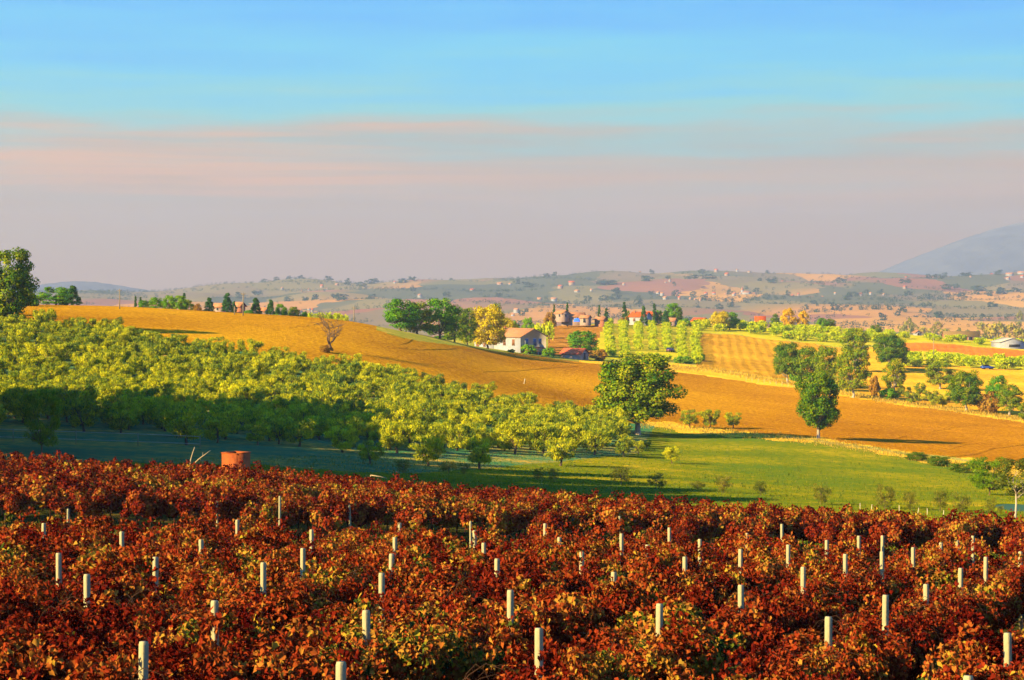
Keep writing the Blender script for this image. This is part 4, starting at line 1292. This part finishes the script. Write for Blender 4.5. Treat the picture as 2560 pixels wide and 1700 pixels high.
building('shed', 'low shed with rusty red roof at the foot of the round green tree', at_d(1452, 898, 512), B(-32), 6.2, 4.2, 1.5, 2.7, M_WALLP, M_ROOFRU, wins=[('door', 'g', 2.0, .0, 1.0, 1.7, M_DARK)], cat='shed')
building('house', 'small hamlet house with a tiled roof beside the rust coloured tree', at_d(1405, 797, 722), B(-50), 4.4, 3.8, 2.1, 3.1, M_WALLP, M_ROOFT, wins=[('window', 'f', 1.4, .8, .8, .9, M_DARK), ('window', 'g', 1.8, .8, .8, .9, M_DARK)])
building('farm_building', 'long low tiled hamlet building behind the blue tarpaulin', at_d(1458, 806, 724), B(-12), 8.4, 4.5, 2.3, 3.6, M_WALLP, M_ROOFT, wins=[('window', 'f', 2.2, .9, .8, .9, M_DARK), ('door', 'f', 5.5, 0, 1.0, 1.8, M_DARK)])
building('farm_building', 'low tiled annex at the right end of the hamlet building', at_d(1470, 806, 720), B(-25), 3.4, 3.0, 1.8, 2.6, M_WALLP, M_ROOFT, wins=[('door', 'f', 1.5, 0, .9, 1.5, M_DARK)])
building('hut', 'little brick red hut between two cypresses', at_d(1508, 811, 722), B(-28), 3.6, 3.4, 1.9, 2.7, M_WALLB, M_ROOFT, wins=[('door', 'g', 1.7, 0, .8, 1.4, M_DARK), ('window', 'f', 1.7, .8, .7, .7, M_DARK)], cat='hut')
building('villa', 'white villa with bright red hipped roof among cypresses', at_d(1612, 812, 752), B(-28), 6.8, 7.0, 3.2, 4.9, M_WALLW, M_ROOFR, wins=[('window', 'f', 1.8, 1.4, .9, 1.1, M_SHUT), ('window', 'f', 4.6, 1.4, .9, 1.1, M_SHUT), ('window', 'g', 2.4, 1.4, .9, 1.1, M_SHUT)], chim=[(-2.2, -.8, .6)])
building('villa_wing', 'white wing with red roof right of the villa', at_d(1634, 806, 765), B(-28), 3.6, 4.0, 3.0, 4.2, M_WALLW, M_ROOFR, wins=[('window', 'f', 1.7, 1.2, .8, 1.0, M_SHUT)])
building('barn', 'barn with bright red roof between hedges on the crest', at_d(1756, 816, 790), B(-38), 5.6, 5.0, 2.0, 3.4, M_WALLP, M_ROOFR, wins=[('door', 'g', 2.2, 0, 1.3, 1.6, M_DARK)], cat='barn')
building('barn', 'pale barn with red roof left of the golden trees', at_d(1913, 812, 800), B(-8), 4.2, 5.0, 1.5, 3.4, M_WALLP, M_ROOFR, wins=[('door', 'f', 2.0, 0, 1.0, 1.2, M_DARK)], cat='barn')
building('shed', 'low orange roofed shed on the crest below the villa trees', at_d(1686, 812, 760), B(-25), 3.6, 2.8, 1.6, 2.6, M_WALLP, M_ROOFT, wins=[('door', 'f', 1.6, 0, .8, 1.2, M_DARK)], cat='shed')
building('barn', 'long low barn with brown roof beyond the crest orchard', at_d(2448, 850, 830), B(-4), 15.0, 6.0, 1.7, 3.6, M_WALLB, M_ROOFO, wins=[('opening', 'f', k * 2.4 + 1.4, .1, 1.5, 1.1, M_DARK) for k in range(5)], cat='barn', base=2.5)
building('barn', 'grey roofed open barn at the right edge', at_d(2500, 868, 760), B(-82), 9.0, 10.2, 2.0, 3.5, M_WALLW, M_ROOFG, wins=[('opening', 'g', 6.0, .1, 4.6, 1.0, M_DARK)], cat='barn', base=3)
building('shed', 'tiny white gabled hut on the crest left of the long barn', at_d(2288, 838, 860), B(-78), 2.6, 2.9, 1.2, 2.1, M_WALLW, M_ROOFT, wins=[('door', 'g', 1.4, 0, .7, 1.0, M_DARK)], cat='hut', base=2)
building('house', 'pinkish house behind the skyline between two conifers', at_d(553, 778, 485), B(-30), 2.6, 2.2, 1.2, 1.9, M_WALLP, M_ROOFT, wins=[('window', 'f', 1.2, .3, .5, .6, M_DARK)])
building('house', 'small house behind the skyline right of the second pole', at_d(600, 778, 490), B(-30), 2.2, 2.2, 1.4, 2.2, M_WALLB, M_ROOFT, wins=[('window', 'f', 1.1, .6, .5, .6, M_DARK)])
building('house', 'little cream house between two skyline conifers right of the pole', at_d(661, 788, 490), B(-30), 1.8, 1.8, 1.2, 1.8, M_WALLP, M_ROOFT, wins=[('window', 'f', .9, .4, .4, .5, M_DARK)])
# blue tarpaulin over a heap
r = np.random.default_rng(2)
u, v = np.meshgrid(np.linspace(-1, 1, 15), np.linspace(-1, 1, 9))
hh = 1.25 * (1 - np.abs(v) ** 2.2) * (1 - np.abs(u) ** 6) + r.normal(size=u.shape) * .04
tv = np.stack([u * 1.25, v * 1.0, hh], -1).reshape(-1, 3)
j, i = np.meshgrid(np.arange(8), np.arange(14), indexing='ij')
o = obj('tarpaulin', mesh('tarpaulin', tv, [(np.stack([j * 15 + i, j * 15 + i + 1, (j + 1) * 15 + i + 1, (j + 1) * 15 + i], -1).reshape(-1, 4), 0)], M_TARP, smooth=True))
o.location = at_d(1442, 804, 716)
tag(o, 'bright blue tarpaulin over a heap in front of the hamlet', 'tarpaulin')

# far houses on the hillside: (photo px, py of the base, width in px)
def house_proto(i, L, Wd, eh, rh, wm, rm):
    return dict(L=L, W=Wd, eh=eh, rh=rh, wm=wm, rm=rm)
FH = {}
def c4(l): return [(1500 + x * .2372, 620 + y * .2372, w * .2372) for x, y, w in l]
def c5(l): return [(2060 + x * .2118, 540 + y * .2118, w * .2118) for x, y, w in l]
def c6(l): return [(560 + x * .2541, 660 + y * .2541, w * .2541) for x, y, w in l]
def c2(l): return [(850 + x * .36, 650 + y * .36, w * .36) for x, y, w in l]
FH['on the wooded left ridge'] = c6([(465, 174, 15), (572, 236, 30), (765, 246, 25), (832, 236, 25), (962, 221, 40), (1008, 232, 18), (1110, 212, 50), (1680, 195, 40)])
FH['low on the left hillside'] = c6([(755, 366, 40), (1500, 361, 40), (1415, 360, 50), (750, 445, 22), (835, 430, 22), (868, 440, 20)])
FH['on the hillside above the yellow tree'] = c2([(555, 250, 50), (920, 222, 45), (1110, 162, 55), (1180, 162, 30), (1225, 375, 45), (1200, 384, 28)])
FH['on the hillside above the hamlet'] = c2([(1610, 170, 55), (1530, 219, 40), (1645, 236, 50), (1745, 229, 25), (1385, 276, 40), (1485, 278, 50)]) + c4([(250, 397, 35)])
FH['along the middle ridge top'] = c4([(425, 243, 12), (1225, 272, 50), (1335, 288, 55), (1445, 272, 30), (1570, 286, 40)])
FH['on the slope left of the church'] = c4([(690, 385, 30), (735, 378, 20), (610, 464, 50), (655, 504, 50), (685, 582, 55), (1115, 494, 50), (1105, 546, 52), (1200, 506, 48), (950, 552, 22), (1000, 577, 25), (1055, 594, 18), (835, 572, 38), (1320, 500, 28)])
FH['in the village by the church'] = c4([(1415, 497, 55), (1410, 526, 52), (1480, 506, 28), (1528, 490, 34), (1620, 494, 65), (1705, 506, 30), (1745, 484, 22), (1985, 470, 42), (2030, 477, 38), (2090, 474, 26), (2215, 512, 105), (2345, 498, 16), (1925, 372, 28)])
FH['on the right hillside'] = c5([(320, 672, 20), (130, 922, 22), (435, 942, 48), (550, 938, 40), (705, 940, 34), (220, 1196, 48), (565, 1212, 30), (630, 1194, 32), (955, 862, 55)])
FH['along the right ridge top'] = c5([(855, 698, 55), (968, 720, 38), (1730, 750, 32), (1795, 690, 32), (1980, 672, 40), (2190, 738, 110), (2330, 712, 110), (2170, 768, 60), (2340, 752, 60)])
hm = {}
def far_house_mesh(v):
    """walls and roof of a small far house, 10 m long"""
    L, Wd, eh, rh = [(10, 7, 4.6, 6.8), (10, 6, 3.2, 5.0), (10, 8, 6.4, 8.6)][v % 3]
    hx, hy = L / 2, Wd / 2
    w, r_ = MB(), MB()
    w.add([(-hx, -hy, -4), (hx, -hy, -4), (hx, hy, -4), (-hx, hy, -4), (-hx, -hy, eh), (hx, -hy, eh), (hx, hy, eh), (-hx, hy, eh), (-hx, 0, rh), (hx, 0, rh)], [[0, 1, 5, 4], [2, 3, 7, 6]])
    w.P.setdefault((5, 0), []).append(np.array([[1, 2, 6, 9, 5], [3, 0, 4, 8, 7]]))
    sl = (rh - eh) / hy
    for s in (-1, 1):
        a = [(-hx - .4, s * (hy + .5), eh - .5 * sl + .05), (hx + .4, s * (hy + .5), eh - .5 * sl + .05), (hx + .4, 0, rh + .05), (-hx - .4, 0, rh + .05)]
        r_.add(a + [(x, y, z + .3) for x, y, z in a], [[0, 1, 2, 3], [4, 5, 6, 7], [0, 1, 5, 4], [1, 2, 6, 5], [3, 0, 4, 7]])
    wm = [M_WALLW, M_WALLP, M_WALLW, M_WALLW][v % 4]
    return w.mesh('wall', wm), r_.mesh('roof', M_ROOFT if v % 5 else M_ROOFR)
FM = [far_house_mesh(v) for v in range(6)]
wordy = ['small cream house with tiled roof', 'small far house with terracotta roof']
for words, lst in FH.items():
    lst = sorted(lst)
    for i, (px, py, w) in enumerate(lst):
        p = hit(px, py, True)
        v = rt.randrange(6)
        o = empty('distant_house', p, B(-40 + rt.uniform(-30, 30)), 'distant house %s, %s of them' % (words, nth(i, len(lst))), 'house', 'distant houses ' + words)
        k = max(.42, w / F * p.y / 14.0)
        o.scale = (k, k, max(.8, k ** .6))
        obj('wall', FM[v][0], o)
        obj('roof', FM[v][1], o)
p = hit(1856, 737, True)
o = empty('church', p, B(-35), 'distant village church with slim pointed bell tower', 'church')
mb = MB(); mb.box((0, 0, 4), (5, 5, 16)); obj('tower', mb.mesh('tower', M_WALLW), o)
mb = MB(); mb.box((0, 0, 16.2), (5.4, 5.4, 8.2), taper=.05); obj('spire', mb.mesh('spire', M_ROOFT), o)
mb = MB(); mb.box((9, 1, 2), (14, 9, 10)); obj('nave', mb.mesh('nave', M_WALLW), o)
mb = MB(); mb.add([(1.8, -4, 7), (16.2, -4, 7), (16.2, 6, 7), (1.8, 6, 7), (1.8, 1, 10.5), (16.2, 1, 10.5)], [[0, 1, 5, 4], [2, 3, 4, 5]]); mb.P.setdefault((3, 0), []).append(np.array([[0, 4, 3], [1, 2, 5]])); obj('roof', mb.mesh('roof', M_ROOFT), o)

# trees of the far hills
def low_tree(seed, mat, n=150, name='distant_tree'):
    V, q, t, cc = crown(seed, 1.0, 9.0, p_round(4.2), 16, n, 1.9, .8, 1.7)
    return mesh(name, V, [(q, 0)], mat, t)
LOW = [low_tree(s, M_FAR) for s in (301, 302, 303, 304)]
VAL = [low_tree(s, M_VALLEY, 220) for s in (311, 312, 313)]
DOTS = c5([(130, 1140, 110), (265, 1110, 50), (320, 1135, 45), (440, 1125, 60), (590, 1140, 70), (630, 1130, 60), (690, 1260, 110), (775, 1140, 70), (865, 1175, 80), (935, 1160, 100), (1025, 1040, 50), (1180, 1090, 70), (1250, 1060, 70),
           (1080, 1195, 60), (1180, 1225, 50), (1245, 1215, 90), (1370, 1200, 140), (1565, 1200, 80), (1880, 1190, 65), (2300, 1190, 70), (1990, 1095, 120), (2030, 1060, 80), (2110, 960, 170), (1960, 960, 100), (1810, 935, 80), (1630, 950, 120),
           (1470, 930, 60), (1255, 940, 60), (980, 920, 110), (960, 830, 160), (670, 900, 70), (500, 910, 60), (350, 960, 150), (90, 1040, 80), (270, 1010, 110), (1350, 770, 130), (1240, 775, 80), (1680, 720, 150), (2060, 720, 110), (1430, 715, 80),
           (1830, 850, 190), (2250, 870, 120), (2080, 865, 90), (1440, 850, 160), (1560, 840, 80), (180, 750, 140)]) + \
       c4([(545, 240, 60), (1070, 250, 80), (1770, 275, 50), (100, 380, 180), (480, 360, 110), (1150, 340, 180), (960, 340, 160), (720, 330, 60), (170, 475, 80), (160, 525, 140), (410, 525, 45), (540, 475, 70), (800, 500, 90), (980, 515, 70), (400, 600, 110),
           (1030, 640, 50), (1130, 645, 45), (1260, 630, 90), (1375, 615, 80), (780, 415, 40), (1365, 510, 60), (1540, 430, 50), (1650, 445, 60), (1810, 400, 130), (1980, 530, 60), (1100, 585, 90), (2250, 590, 80), (1910, 580, 50), (2170, 650, 60), (1850, 580, 50), (1680, 365, 50)]) + \
       c6([(1215, 200, 60), (1440, 195, 110), (1350, 205, 120), (1500, 185, 60), (1095, 345, 90), (960, 360, 60), (1150, 405, 160), (890, 400, 80), (800, 390, 70), (1360, 375, 40), (1450, 380, 110), (400, 165, 60), (760, 160, 60), (640, 170, 50), (150, 200, 90),
           (1860, 290, 60), (2190, 320, 90), (2240, 150, 70), (520, 170, 60), (640, 380, 100), (330, 330, 120), (150, 350, 90), (1030, 185, 90), (1750, 195, 110), (1850, 190, 90)]) + \
       c2([(50, 165, 40), (1260, 385, 50), (1290, 370, 40), (1850, 165, 170), (1310, 195, 110), (1490, 110, 40), (1430, 140, 60), (1100, 270, 50), (1230, 160, 50), (1830, 270, 70), (1720, 275, 60), (1920, 225, 60), (2140, 155, 80)])
for i, (px, py, w) in enumerate(DOTS):
    p = hit(px, py, True)
    o = obj('distant_tree', LOW[i % 4])
    o.location = p
    k = w / F * p.y / 9.5
    o.scale = (k, k, max(.55, min(1.25, k * .8)))
    o.rotation_euler = (0, 0, rt.uniform(0, 6.3))
    tag(o, 'dark bluish tree clump dotted over the hazy far hillside', 'tree', 'tree clumps on the far hills')
VT = [(2255, 826), (2270, 835), (2288, 822), (2305, 826), (2330, 832), (2345, 822), (2358, 830), (2395, 828), (2420, 832), (2450, 826), (2470, 836), (2485, 828), (2500, 838), (2515, 826), (2530, 838), (2545, 822), (2556, 832), (2525, 815), (2548, 800), (2560, 812), (2480, 845), (2460, 848), (2550, 850)]
for i, (px, py) in enumerate(sorted(VT)):
    p = hit(px, py + 8, True)
    o = obj('valley_tree', VAL[i % 3])
    o.location = p
    k = rt.uniform(.7, 1.2)
    o.scale = (k, k, k * rt.uniform(.9, 1.5))
    tag(o, 'yellowish tree in the valley behind the long barn, %s of these' % nth(i, len(VT)), 'tree', 'valley trees beyond the crest')
# woods and hedges of the far hills: nobody could count them
r = np.random.default_rng(77)
VV, QQ, TT, n0 = [], [], [], 0
bs = []
for me in LOW:
    v = np.empty(len(me.vertices) * 3, np.float32); me.vertices.foreach_get('co', v)
    v = v.reshape(-1, 4, 3)
    t = np.empty(len(me.polygons), np.float32); me.attributes['tint'].data.foreach_get('value', t)
    bs.append((v, t))
hedges = []
for k in range(95):
    px0, d0 = r.uniform(-250, 2800), math.exp(r.uniform(math.log(1900), math.log(5000)))
    a = r.normal() * .22 + .08
    ln = r.uniform(60, 340)
    for s in np.arange(0, ln, r.uniform(7, 16)):
        hedges.append(((px0 - 1280) / F * d0 + s * math.cos(a) + r.normal() * 2, d0 + s * math.sin(a) * 1.5 + r.normal() * 3, r.uniform(.35, .9)))
for k in range(30):
    px0, d0 = r.uniform(-250, 2800), math.exp(r.uniform(math.log(2400), math.log(5050)))
    for s in range(r.integers(15, 60)):
        hedges.append(((px0 - 1280) / F * d0 + r.normal() * 60, d0 + r.normal() * 45, r.uniform(.5, 1.0)))
for s in range(2600):                                      # wooded ridge line
    px0, d0 = r.uniform(-250, 2800), r.uniform(4250, 5040)
    if (r.random() < .9 and px0 < 1400 and d0 > 4900 - (1400 - px0) * .45) or (d0 > 4700 and r.random() < (.6 if 1900 < px0 < 2120 else .2)):
        hedges.append(((px0 - 1280) / F * d0, d0, r.uniform(.4, .9)))
for s in range(500):
    px0, d0 = r.uniform(-250, 2800), math.exp(r.uniform(math.log(1700), math.log(4900)))
    hedges.append(((px0 - 1280) / F * d0, d0, r.uniform(.35, .8)))
for (x, y, k) in hedges:
    v, t = bs[r.integers(4)]
    ss = r.choice(len(v), 45, replace=False)
    w = v[ss].reshape(-1, 3) * np.array([k, k, k * .8]) + np.array([x, y, float(Hxy(x, y)) - .5])
    VV.append(w); QQ.append(np.arange(len(w)).reshape(-1, 4) + n0); TT.append(t[ss]); n0 += len(w)
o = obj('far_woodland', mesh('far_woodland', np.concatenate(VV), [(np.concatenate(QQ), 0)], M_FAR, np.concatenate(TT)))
tag(o, 'woods and hedges spread over the hazy far hills', 'woodland', None, 'stuff')

# ------------------------------------------------------------------ small things
def pole(name, px, top, base, label, d=None, r0=.11, m=None, cross=False):
    p = PD(px, d) if d else hit(px, base)
    h = ZC + (HY - top) / F * p.y - p.z
    o = empty(name, p, 0, label, 'pole')
    mb = MB(); mb.tube([[0, 0, -.5], [0, 0, h * .5], [0, 0, h]], [r0 * 1.15, r0, r0 * .8], 8)
    obj('shaft', mb.mesh('shaft', m or M_WOODPOLE), o)
    if cross:
        mb = MB(); mb.box((0, 0, h - .35), (.9, .1, .1)); mb.box((-.38, 0, h - .2), (.07, .07, .2)); mb.box((.38, 0, h - .2), (.07, .07, .2))
        obj('insulator_arm', mb.mesh('insulator_arm', M_WOODPOLE), o)
    return o
pole('utility_pole', 299, 722, 780, 'slender utility pole on the field left of the skyline hedge', d=392, cross=True)
pole('utility_pole', 608, 731, 783, 'slender utility pole on the skyline among the conifers', d=398, cross=True)
pole('utility_pole', 885, 766, 818, 'slender utility pole left of the field tree clump', d=415, cross=True)
pole('utility_pole', 2334, 845, 882, 'slender utility pole on the red earth field', d=640, cross=True)
pole('wooden_post', 586, 766, 782, 'short wooden post left of the skyline utility pole', d=400, r0=.09)
pole('wooden_stake', 1310, 946, 962, 'pale leaning stake on the ploughed field above the grove', d=362, r0=.07, m=M_STAKE).rotation_euler = (0, .18, 0)
# light fence on the verge above the big field
fx = [2000 + 15 * i for i in range(-9, 5)]
for i, px in enumerate(fx):
    p = hit(px, 953 + (px - 1865) * .14)
    mb = MB(); mb.tube([[0, 0, -.2], [0.03, 0, 1.0]], [.05, .045], 6)
    o = obj('fence_stake', mb.mesh('fence_stake', M_STAKE)); o.location = p
    tag(o, 'thin pale stake on the verge by the oak cluster, %s' % nth(i, len(fx)), 'stake', 'stakes on the field verge')
FS = [(2248, 1266, 1275), (2294, 1272, 1282), (2318, 1274, 1284), (2358, 1277, 1288), (2380, 1277, 1292), (2426, 1283, 1296), (2150, 1262, 1270), (2178, 1264, 1273)]
for i, (px, top, base) in enumerate(sorted(FS)):
    p = hit(px, base + 4)
    mb = MB(); mb.tube([[0, 0, -.2], [0.02, 0, .45]], [.028, .026], 6)
    o = obj('thin_stake', mb.mesh('thin_stake', M_STAKE)); o.location = p; o.rotation_euler = (0, rt.uniform(-.1, .15), 0)
    tag(o, 'thin pale stake in the meadow just beyond the vines, %s of these' % nth(i, len(FS)), 'stake', 'stakes along the meadow edge')
# wire fence across the shaded foot of the grove
o = empty('wire_fence', PD(60, 176), 0, 'thin wire fence crossing the shaded ground at lower left', 'fence')
pp = [PD(px, 176 + px * .004) for px in (-120, 33, 190, 345, 500)]
for q in pp:
    mb = MB(); mb.tube([[0, 0, -.2], [0, 0, 1.25]], .04, 6)
    s_ = obj('post', mb.mesh('post', M_WOODPOLE), o); s_.location = q - o.location
for hgt in (.45, 1.15):
    mb = MB(); mb.tube([list(q - o.location + Vector((0, 0, hgt))) for q in pp], .014, 4)
    obj('wire', mb.mesh('wire', M_WIRE), o)
# rusty box behind the vines
def rusty_box():
    d = 112.0
    p = PD(590, d)
    zt = ZC + (HY - 1132) / F * d
    o = empty('rusty_box', p, math.radians(-33), 'open rusty steel box on the grass behind the vines', 'box')
    h = zt - p.z
    s = 1.16
    mb = MB()
    t = .04
    mb.box((0, -s / 2, h / 2), (s, t, h)); mb.box((0, s / 2, h / 2), (s, t, h))
    mb.box((-s / 2 + .001, 0, h / 2), (t, s - t, h - .004)); mb.box((s / 2 - .001, 0, h / 2), (t, s - t, h - .004)); mb.box((0, 0, .1), (s - t, s - t, t))
    obj('side_panels', mb.mesh('side_panels', M_RUSTBOX), o)
    mb = MB()
    for (c, sz) in (((0, -s / 2, h + .022), (s + .1, .1, .04)), ((0, s / 2, h + .022), (s + .1, .1, .04)), ((-s / 2, 0, h + .021), (.1, s - .1, .038)), ((s / 2, 0, h + .021), (.1, s - .1, .038))):
        mb.box(c, sz)
    obj('rim', mb.mesh('rim', M_RUSTBOX), o)
rusty_box()
def dead_branches():
    d = 104.0
    p = PD(478, d)
    g = ZC - p.z
    o = empty('dead_branch', p, 0, 'bleached forked dead branches poking up left of the rusty box', 'branch')
    def w(px, py, dy=0): return np.array([(px - 478) / F * d, dy, g + (HY - py) / F * d])
    mb = MB(); mb.tube(np.array([w(474, 1180), w(476, 1150, .1), w(481, 1132, .15), w(486, 1118, .1)]), [.04, .036, .03, .018], 6); obj('stem', mb.mesh('stem', M_DEAD), o)
    mb = MB(); mb.tube(np.array([w(480, 1165), w(498, 1147, -.1), w(512, 1137, -.1), w(526, 1126, 0)]), [.04, .034, .028, .014], 6)
    mb.tube(np.array([w(500, 1146, -.1), w(503, 1152, 0), w(530, 1153, .1)]), [.022, .018, .01], 5)
    mb.tube(np.array([w(508, 1140, -.1), w(507, 1130, 0)]), [.02, .01], 5); obj('fork', mb.mesh('fork', M_DEAD), o)
dead_branches()
mb = MB(); p = PD(948, 100.0)
mb.tube(np.array([[-.45, 0, 1.95], [0, 0, 1.88], [.4, .05, 1.78]]), [.03, .026, .018], 6)
mb.tube(np.array([[-.4, 0, -.2], [-.42, 0, 1.0], [-.45, 0, 1.95]]), [.04, .034, .03], 6)
o = obj('dead_stick', mb.mesh('dead_stick', M_DEAD)); o.location = p
tag(o, 'bleached bent stick over the far vine edge left of centre', 'stick')
# pond
b = NB('pond_water')
pr = b.n('ShaderNodeBsdfPrincipled', {'Base Color': (.05, .11, .06, 1), 'Roughness': .6, 'Specular IOR Level': 0.0})
b.link(pr.outputs[0], b.out.inputs[0])
M_POND = b.m
p = PD(2552, 140)
a = np.linspace(0, 2 * math.pi, 41)[:-1]
rx, ry = 1.8, 3.0
r = np.random.default_rng(6)
wv = 1 + .05 * np.sin(3 * a + 1)
V = [(0, 0, .12)] + [(rx * k * math.cos(t), ry * k * math.sin(t), .12) for t, k in zip(a, wv)]
mb = MB(); mb.add(V, [[0, i + 1, (i + 1) % 40 + 1] for i in range(40)])
o = obj('pond', mb.mesh('pond', M_POND)); o.location = p; o['kind'] = 'structure'
V = []
for k, z in ((.97, .14), (1.06, .22), (1.2, .12), (1.45, -.9)):
    V += [(rx * k * w_ * math.cos(t), ry * k * w_ * math.sin(t), z) for t, w_ in zip(a, wv)]
mb = MB(); mb.add(V, [[l * 40 + i, l * 40 + (i + 1) % 40, (l + 1) * 40 + (i + 1) % 40, (l + 1) * 40 + i] for l in range(3) for i in range(40)])
o = obj('pond_bank', mb.mesh('pond_bank', M_MEADOW)); o.location = p; o['kind'] = 'structure'
# cars
def car(px, py, yaw, paint, label):
    p = hit(px, py)
    o = empty('parked_car', p, yaw, label, 'car')
    prof = [(-2.0, .35), (-2.05, .75), (-1.85, 1.0), (-.9, 1.02), (1.0, .98), (1.85, .85), (2.05, .6), (2.0, .35)]
    mb = MB(); n = len(prof)
    mb.add([(x, -.82, z) for x, z in prof] + [(x, .82, z) for x, z in prof], [[i, (i + 1) % n, n + (i + 1) % n, n + i] for i in range(n)])
    mb.P.setdefault((n, 0), []).append(np.arange(n)[None, ::-1]); mb.P.setdefault((n, 0), []).append(np.arange(n)[None, :] + n)
    obj('body', mb.mesh('body', paint), o)
    mb = MB(); prof = [(-1.75, 1.0), (-1.35, 1.44), (.1, 1.46), (.95, 1.0)]
    mb.add([(x, -.74, z) for x, z in prof] + [(x, .74, z) for x, z in prof], [[0, 1, 5, 4], [1, 2, 6, 5], [2, 3, 7, 6], [0, 1, 2, 3], [4, 5, 6, 7]])
    obj('windows', mb.mesh('windows', M_GLASS), o)
    for x in (-1.25, 1.3):
        for y in (-.78, .78):
            mb = MB(); mb.tube([[x, y - .1, .32], [x, y + .1, .32]], .32, 14); obj('wheel', mb.mesh('wheel', M_TYRE), o)
car(2468, 924, .15, M_CARB, 'dark blue car parked below the orchard strip at right')
car(1676, 881, 1.2, M_CARR, 'small dark red car standing among the steep fruit rows')

# dry grass along the verges and weeds between the vines
def tufts(name, label, pts, h, w, mat, cat='grass'):
    r = np.random.default_rng(len(pts))
    C = np.array(pts)
    n = len(C)
    ax = np.array([0, 0, 1.0]) + r.normal(size=(n, 3)) * .3
    N = r.normal(size=(n, 3)) * np.array([1, 1, .2])
    hh = h * r.uniform(.4, 1.3, n)
    C = C + np.stack([0 * hh, 0 * hh, hh * .42], 1)
    V, q = leaves(C, N, hh, w * r.uniform(.6, 1.4, n), r, ax)
    o = obj(name, mesh(name, V, [(q, 0)], mat, r.random(n)))
    tag(o, label, cat, None, 'stuff')
M_DRYG = foliage('dry_grass_blade', [(0.0, (.24, .16, .02)), (0.5, (.46, .28, .03)), (1.0, (.62, .42, .06))], .4, .2, .4, 0)
M_GRASS = foliage('grass_blade', [(0.0, (.06, .11, .012)), (0.5, (.11, .145, .008)), (1.0, (.24, .20, .015))], .4, .1, .4, 0)
r = np.random.default_rng(13)
def along(line, n, spread, lo=62, hi=900):
    line = np.array(line, float)
    o_ = []
    t = r.uniform(line[0, 0], line[-1, 0], n)
    y = np.interp(t, line[:, 0], line[:, 1]) + r.normal(size=n) * spread
    D = _DN
    for a_, b_ in zip(t, y):
        pass
    return t, y
def ray_many(px, py, dmin, dmax):
    D = np.geomspace(dmin, dmax, 260)
    t = ter_py(px[:, None], D[None, :])
    k = (t <= py[:, None])
    i = np.argmax(k, axis=1)
    ok = k.any(axis=1) & (i > 0)
    d = D[i][ok]
    x = (px[ok] - 1280) / F * d
    return np.stack([x, d, Hxy(x, d)], 1)
t, y = along([(1590, 918), (1780, 925), (1990, 962), (2200, 1000), (2560, 1050), (2700, 1075)], 5200, 3.5)
tufts('dry_grass', 'dry golden grass along the verge above the ploughed field', ray_many(t, y, 380, 640), .75, .14, M_DRYG)
t, y = along([(1600, 1062), (1850, 1085), (2050, 1106), (2300, 1146), (2440, 1172), (2620, 1195)], 4200, 5)
tufts('dry_verge_grass', 'dry golden grass between the meadow and the ploughed field', ray_many(t, y, 200, 420), .45, .09, M_DRYG)
RID = [[(1205, 931), (1300, 927), (1448, 916)], [(1256, 930), (1285, 942), (1312, 957)], [(2330, 1146), (2440, 1138), (2480, 1124), (2560, 1112), (2640, 1104)], [(2380, 1122), (2420, 1112), (2470, 1108)],
       [(2200, 1106), (2245, 1097), (2265, 1090)], [(2330, 1078), (2400, 1068), (2450, 1060)], [(1790, 1000), (1880, 1004), (1990, 1012)], [(960, 868), (1050, 876), (1140, 872)], [(380, 790), (450, 786), (520, 788)],
       [(720, 822), (790, 812), (850, 800)], [(1000, 862), (1020, 856), (1030, 850)], [(2100, 1060), (2250, 1064), (2420, 1082)]]
for ln in RID:
    ln = np.array(ln, float)
    t = np.linspace(ln[0, 0], ln[-1, 0], 40)
    P3 = ray_many(t, np.interp(t, ln[:, 0], ln[:, 1]) + np.convolve(r.normal(size=46), np.ones(7) / 7, 'valid') * 1.2, 230, 560)
    if len(P3) > 5:
        mb = MB()
        mb.tube(P3 + np.array([0, 0, -.02]), .06 + .05 * r.random(len(P3)), 5)
        o = obj('soil_ridge', mb.mesh('soil_ridge', M_PLOUGH)); o['kind'] = 'structure'
n = 26000
px_, d_ = r.uniform(-80, 2640, n), r.uniform(100, 275, n)
py_ = ter_py(px_, d_)
ok = inpoly(px_, py_, [(-100, 1160), (1600, 1125), (1900, 1100), (2250, 1140), (2640, 1190), (2640, 1420), (-100, 1240)])
x_ = (px_ - 1280) / F * d_
tufts('meadow_tufts', 'short grass tufts over the green meadow and the grove foot', np.stack([x_, d_, Hxy(x_, d_)], 1)[ok], .22, .07, M_GRASS)
n = 9000
px_, d_ = r.uniform(-80, 2640, n), r.uniform(54, 100, n)
x_ = (px_ - 1280) / F * d_
tufts('vineyard_weeds', 'green weeds on the strip between the vine blocks', np.stack([x_, d_, Hxy(x_, d_)], 1), .22, .05, M_GRASS)

# ------------------------------------------------------------------ haze
b = NB('haze_air')
vol = b.n('ShaderNodeVolumePrincipled', {'Color': (.44, .51, .56, 1), 'Density': 0.00013, 'Anisotropy': 0.1})
b.link(vol.outputs[0], b.out.inputs['Volume'])
mb = MB()
mb.box((0, 4250, ZC + 75), (12000, 9300, 560))
o = obj('haze', mb.mesh('haze', b.m))
tag(o, 'pale haze filling the valley air towards the far hills', 'haze', None, 'stuff')
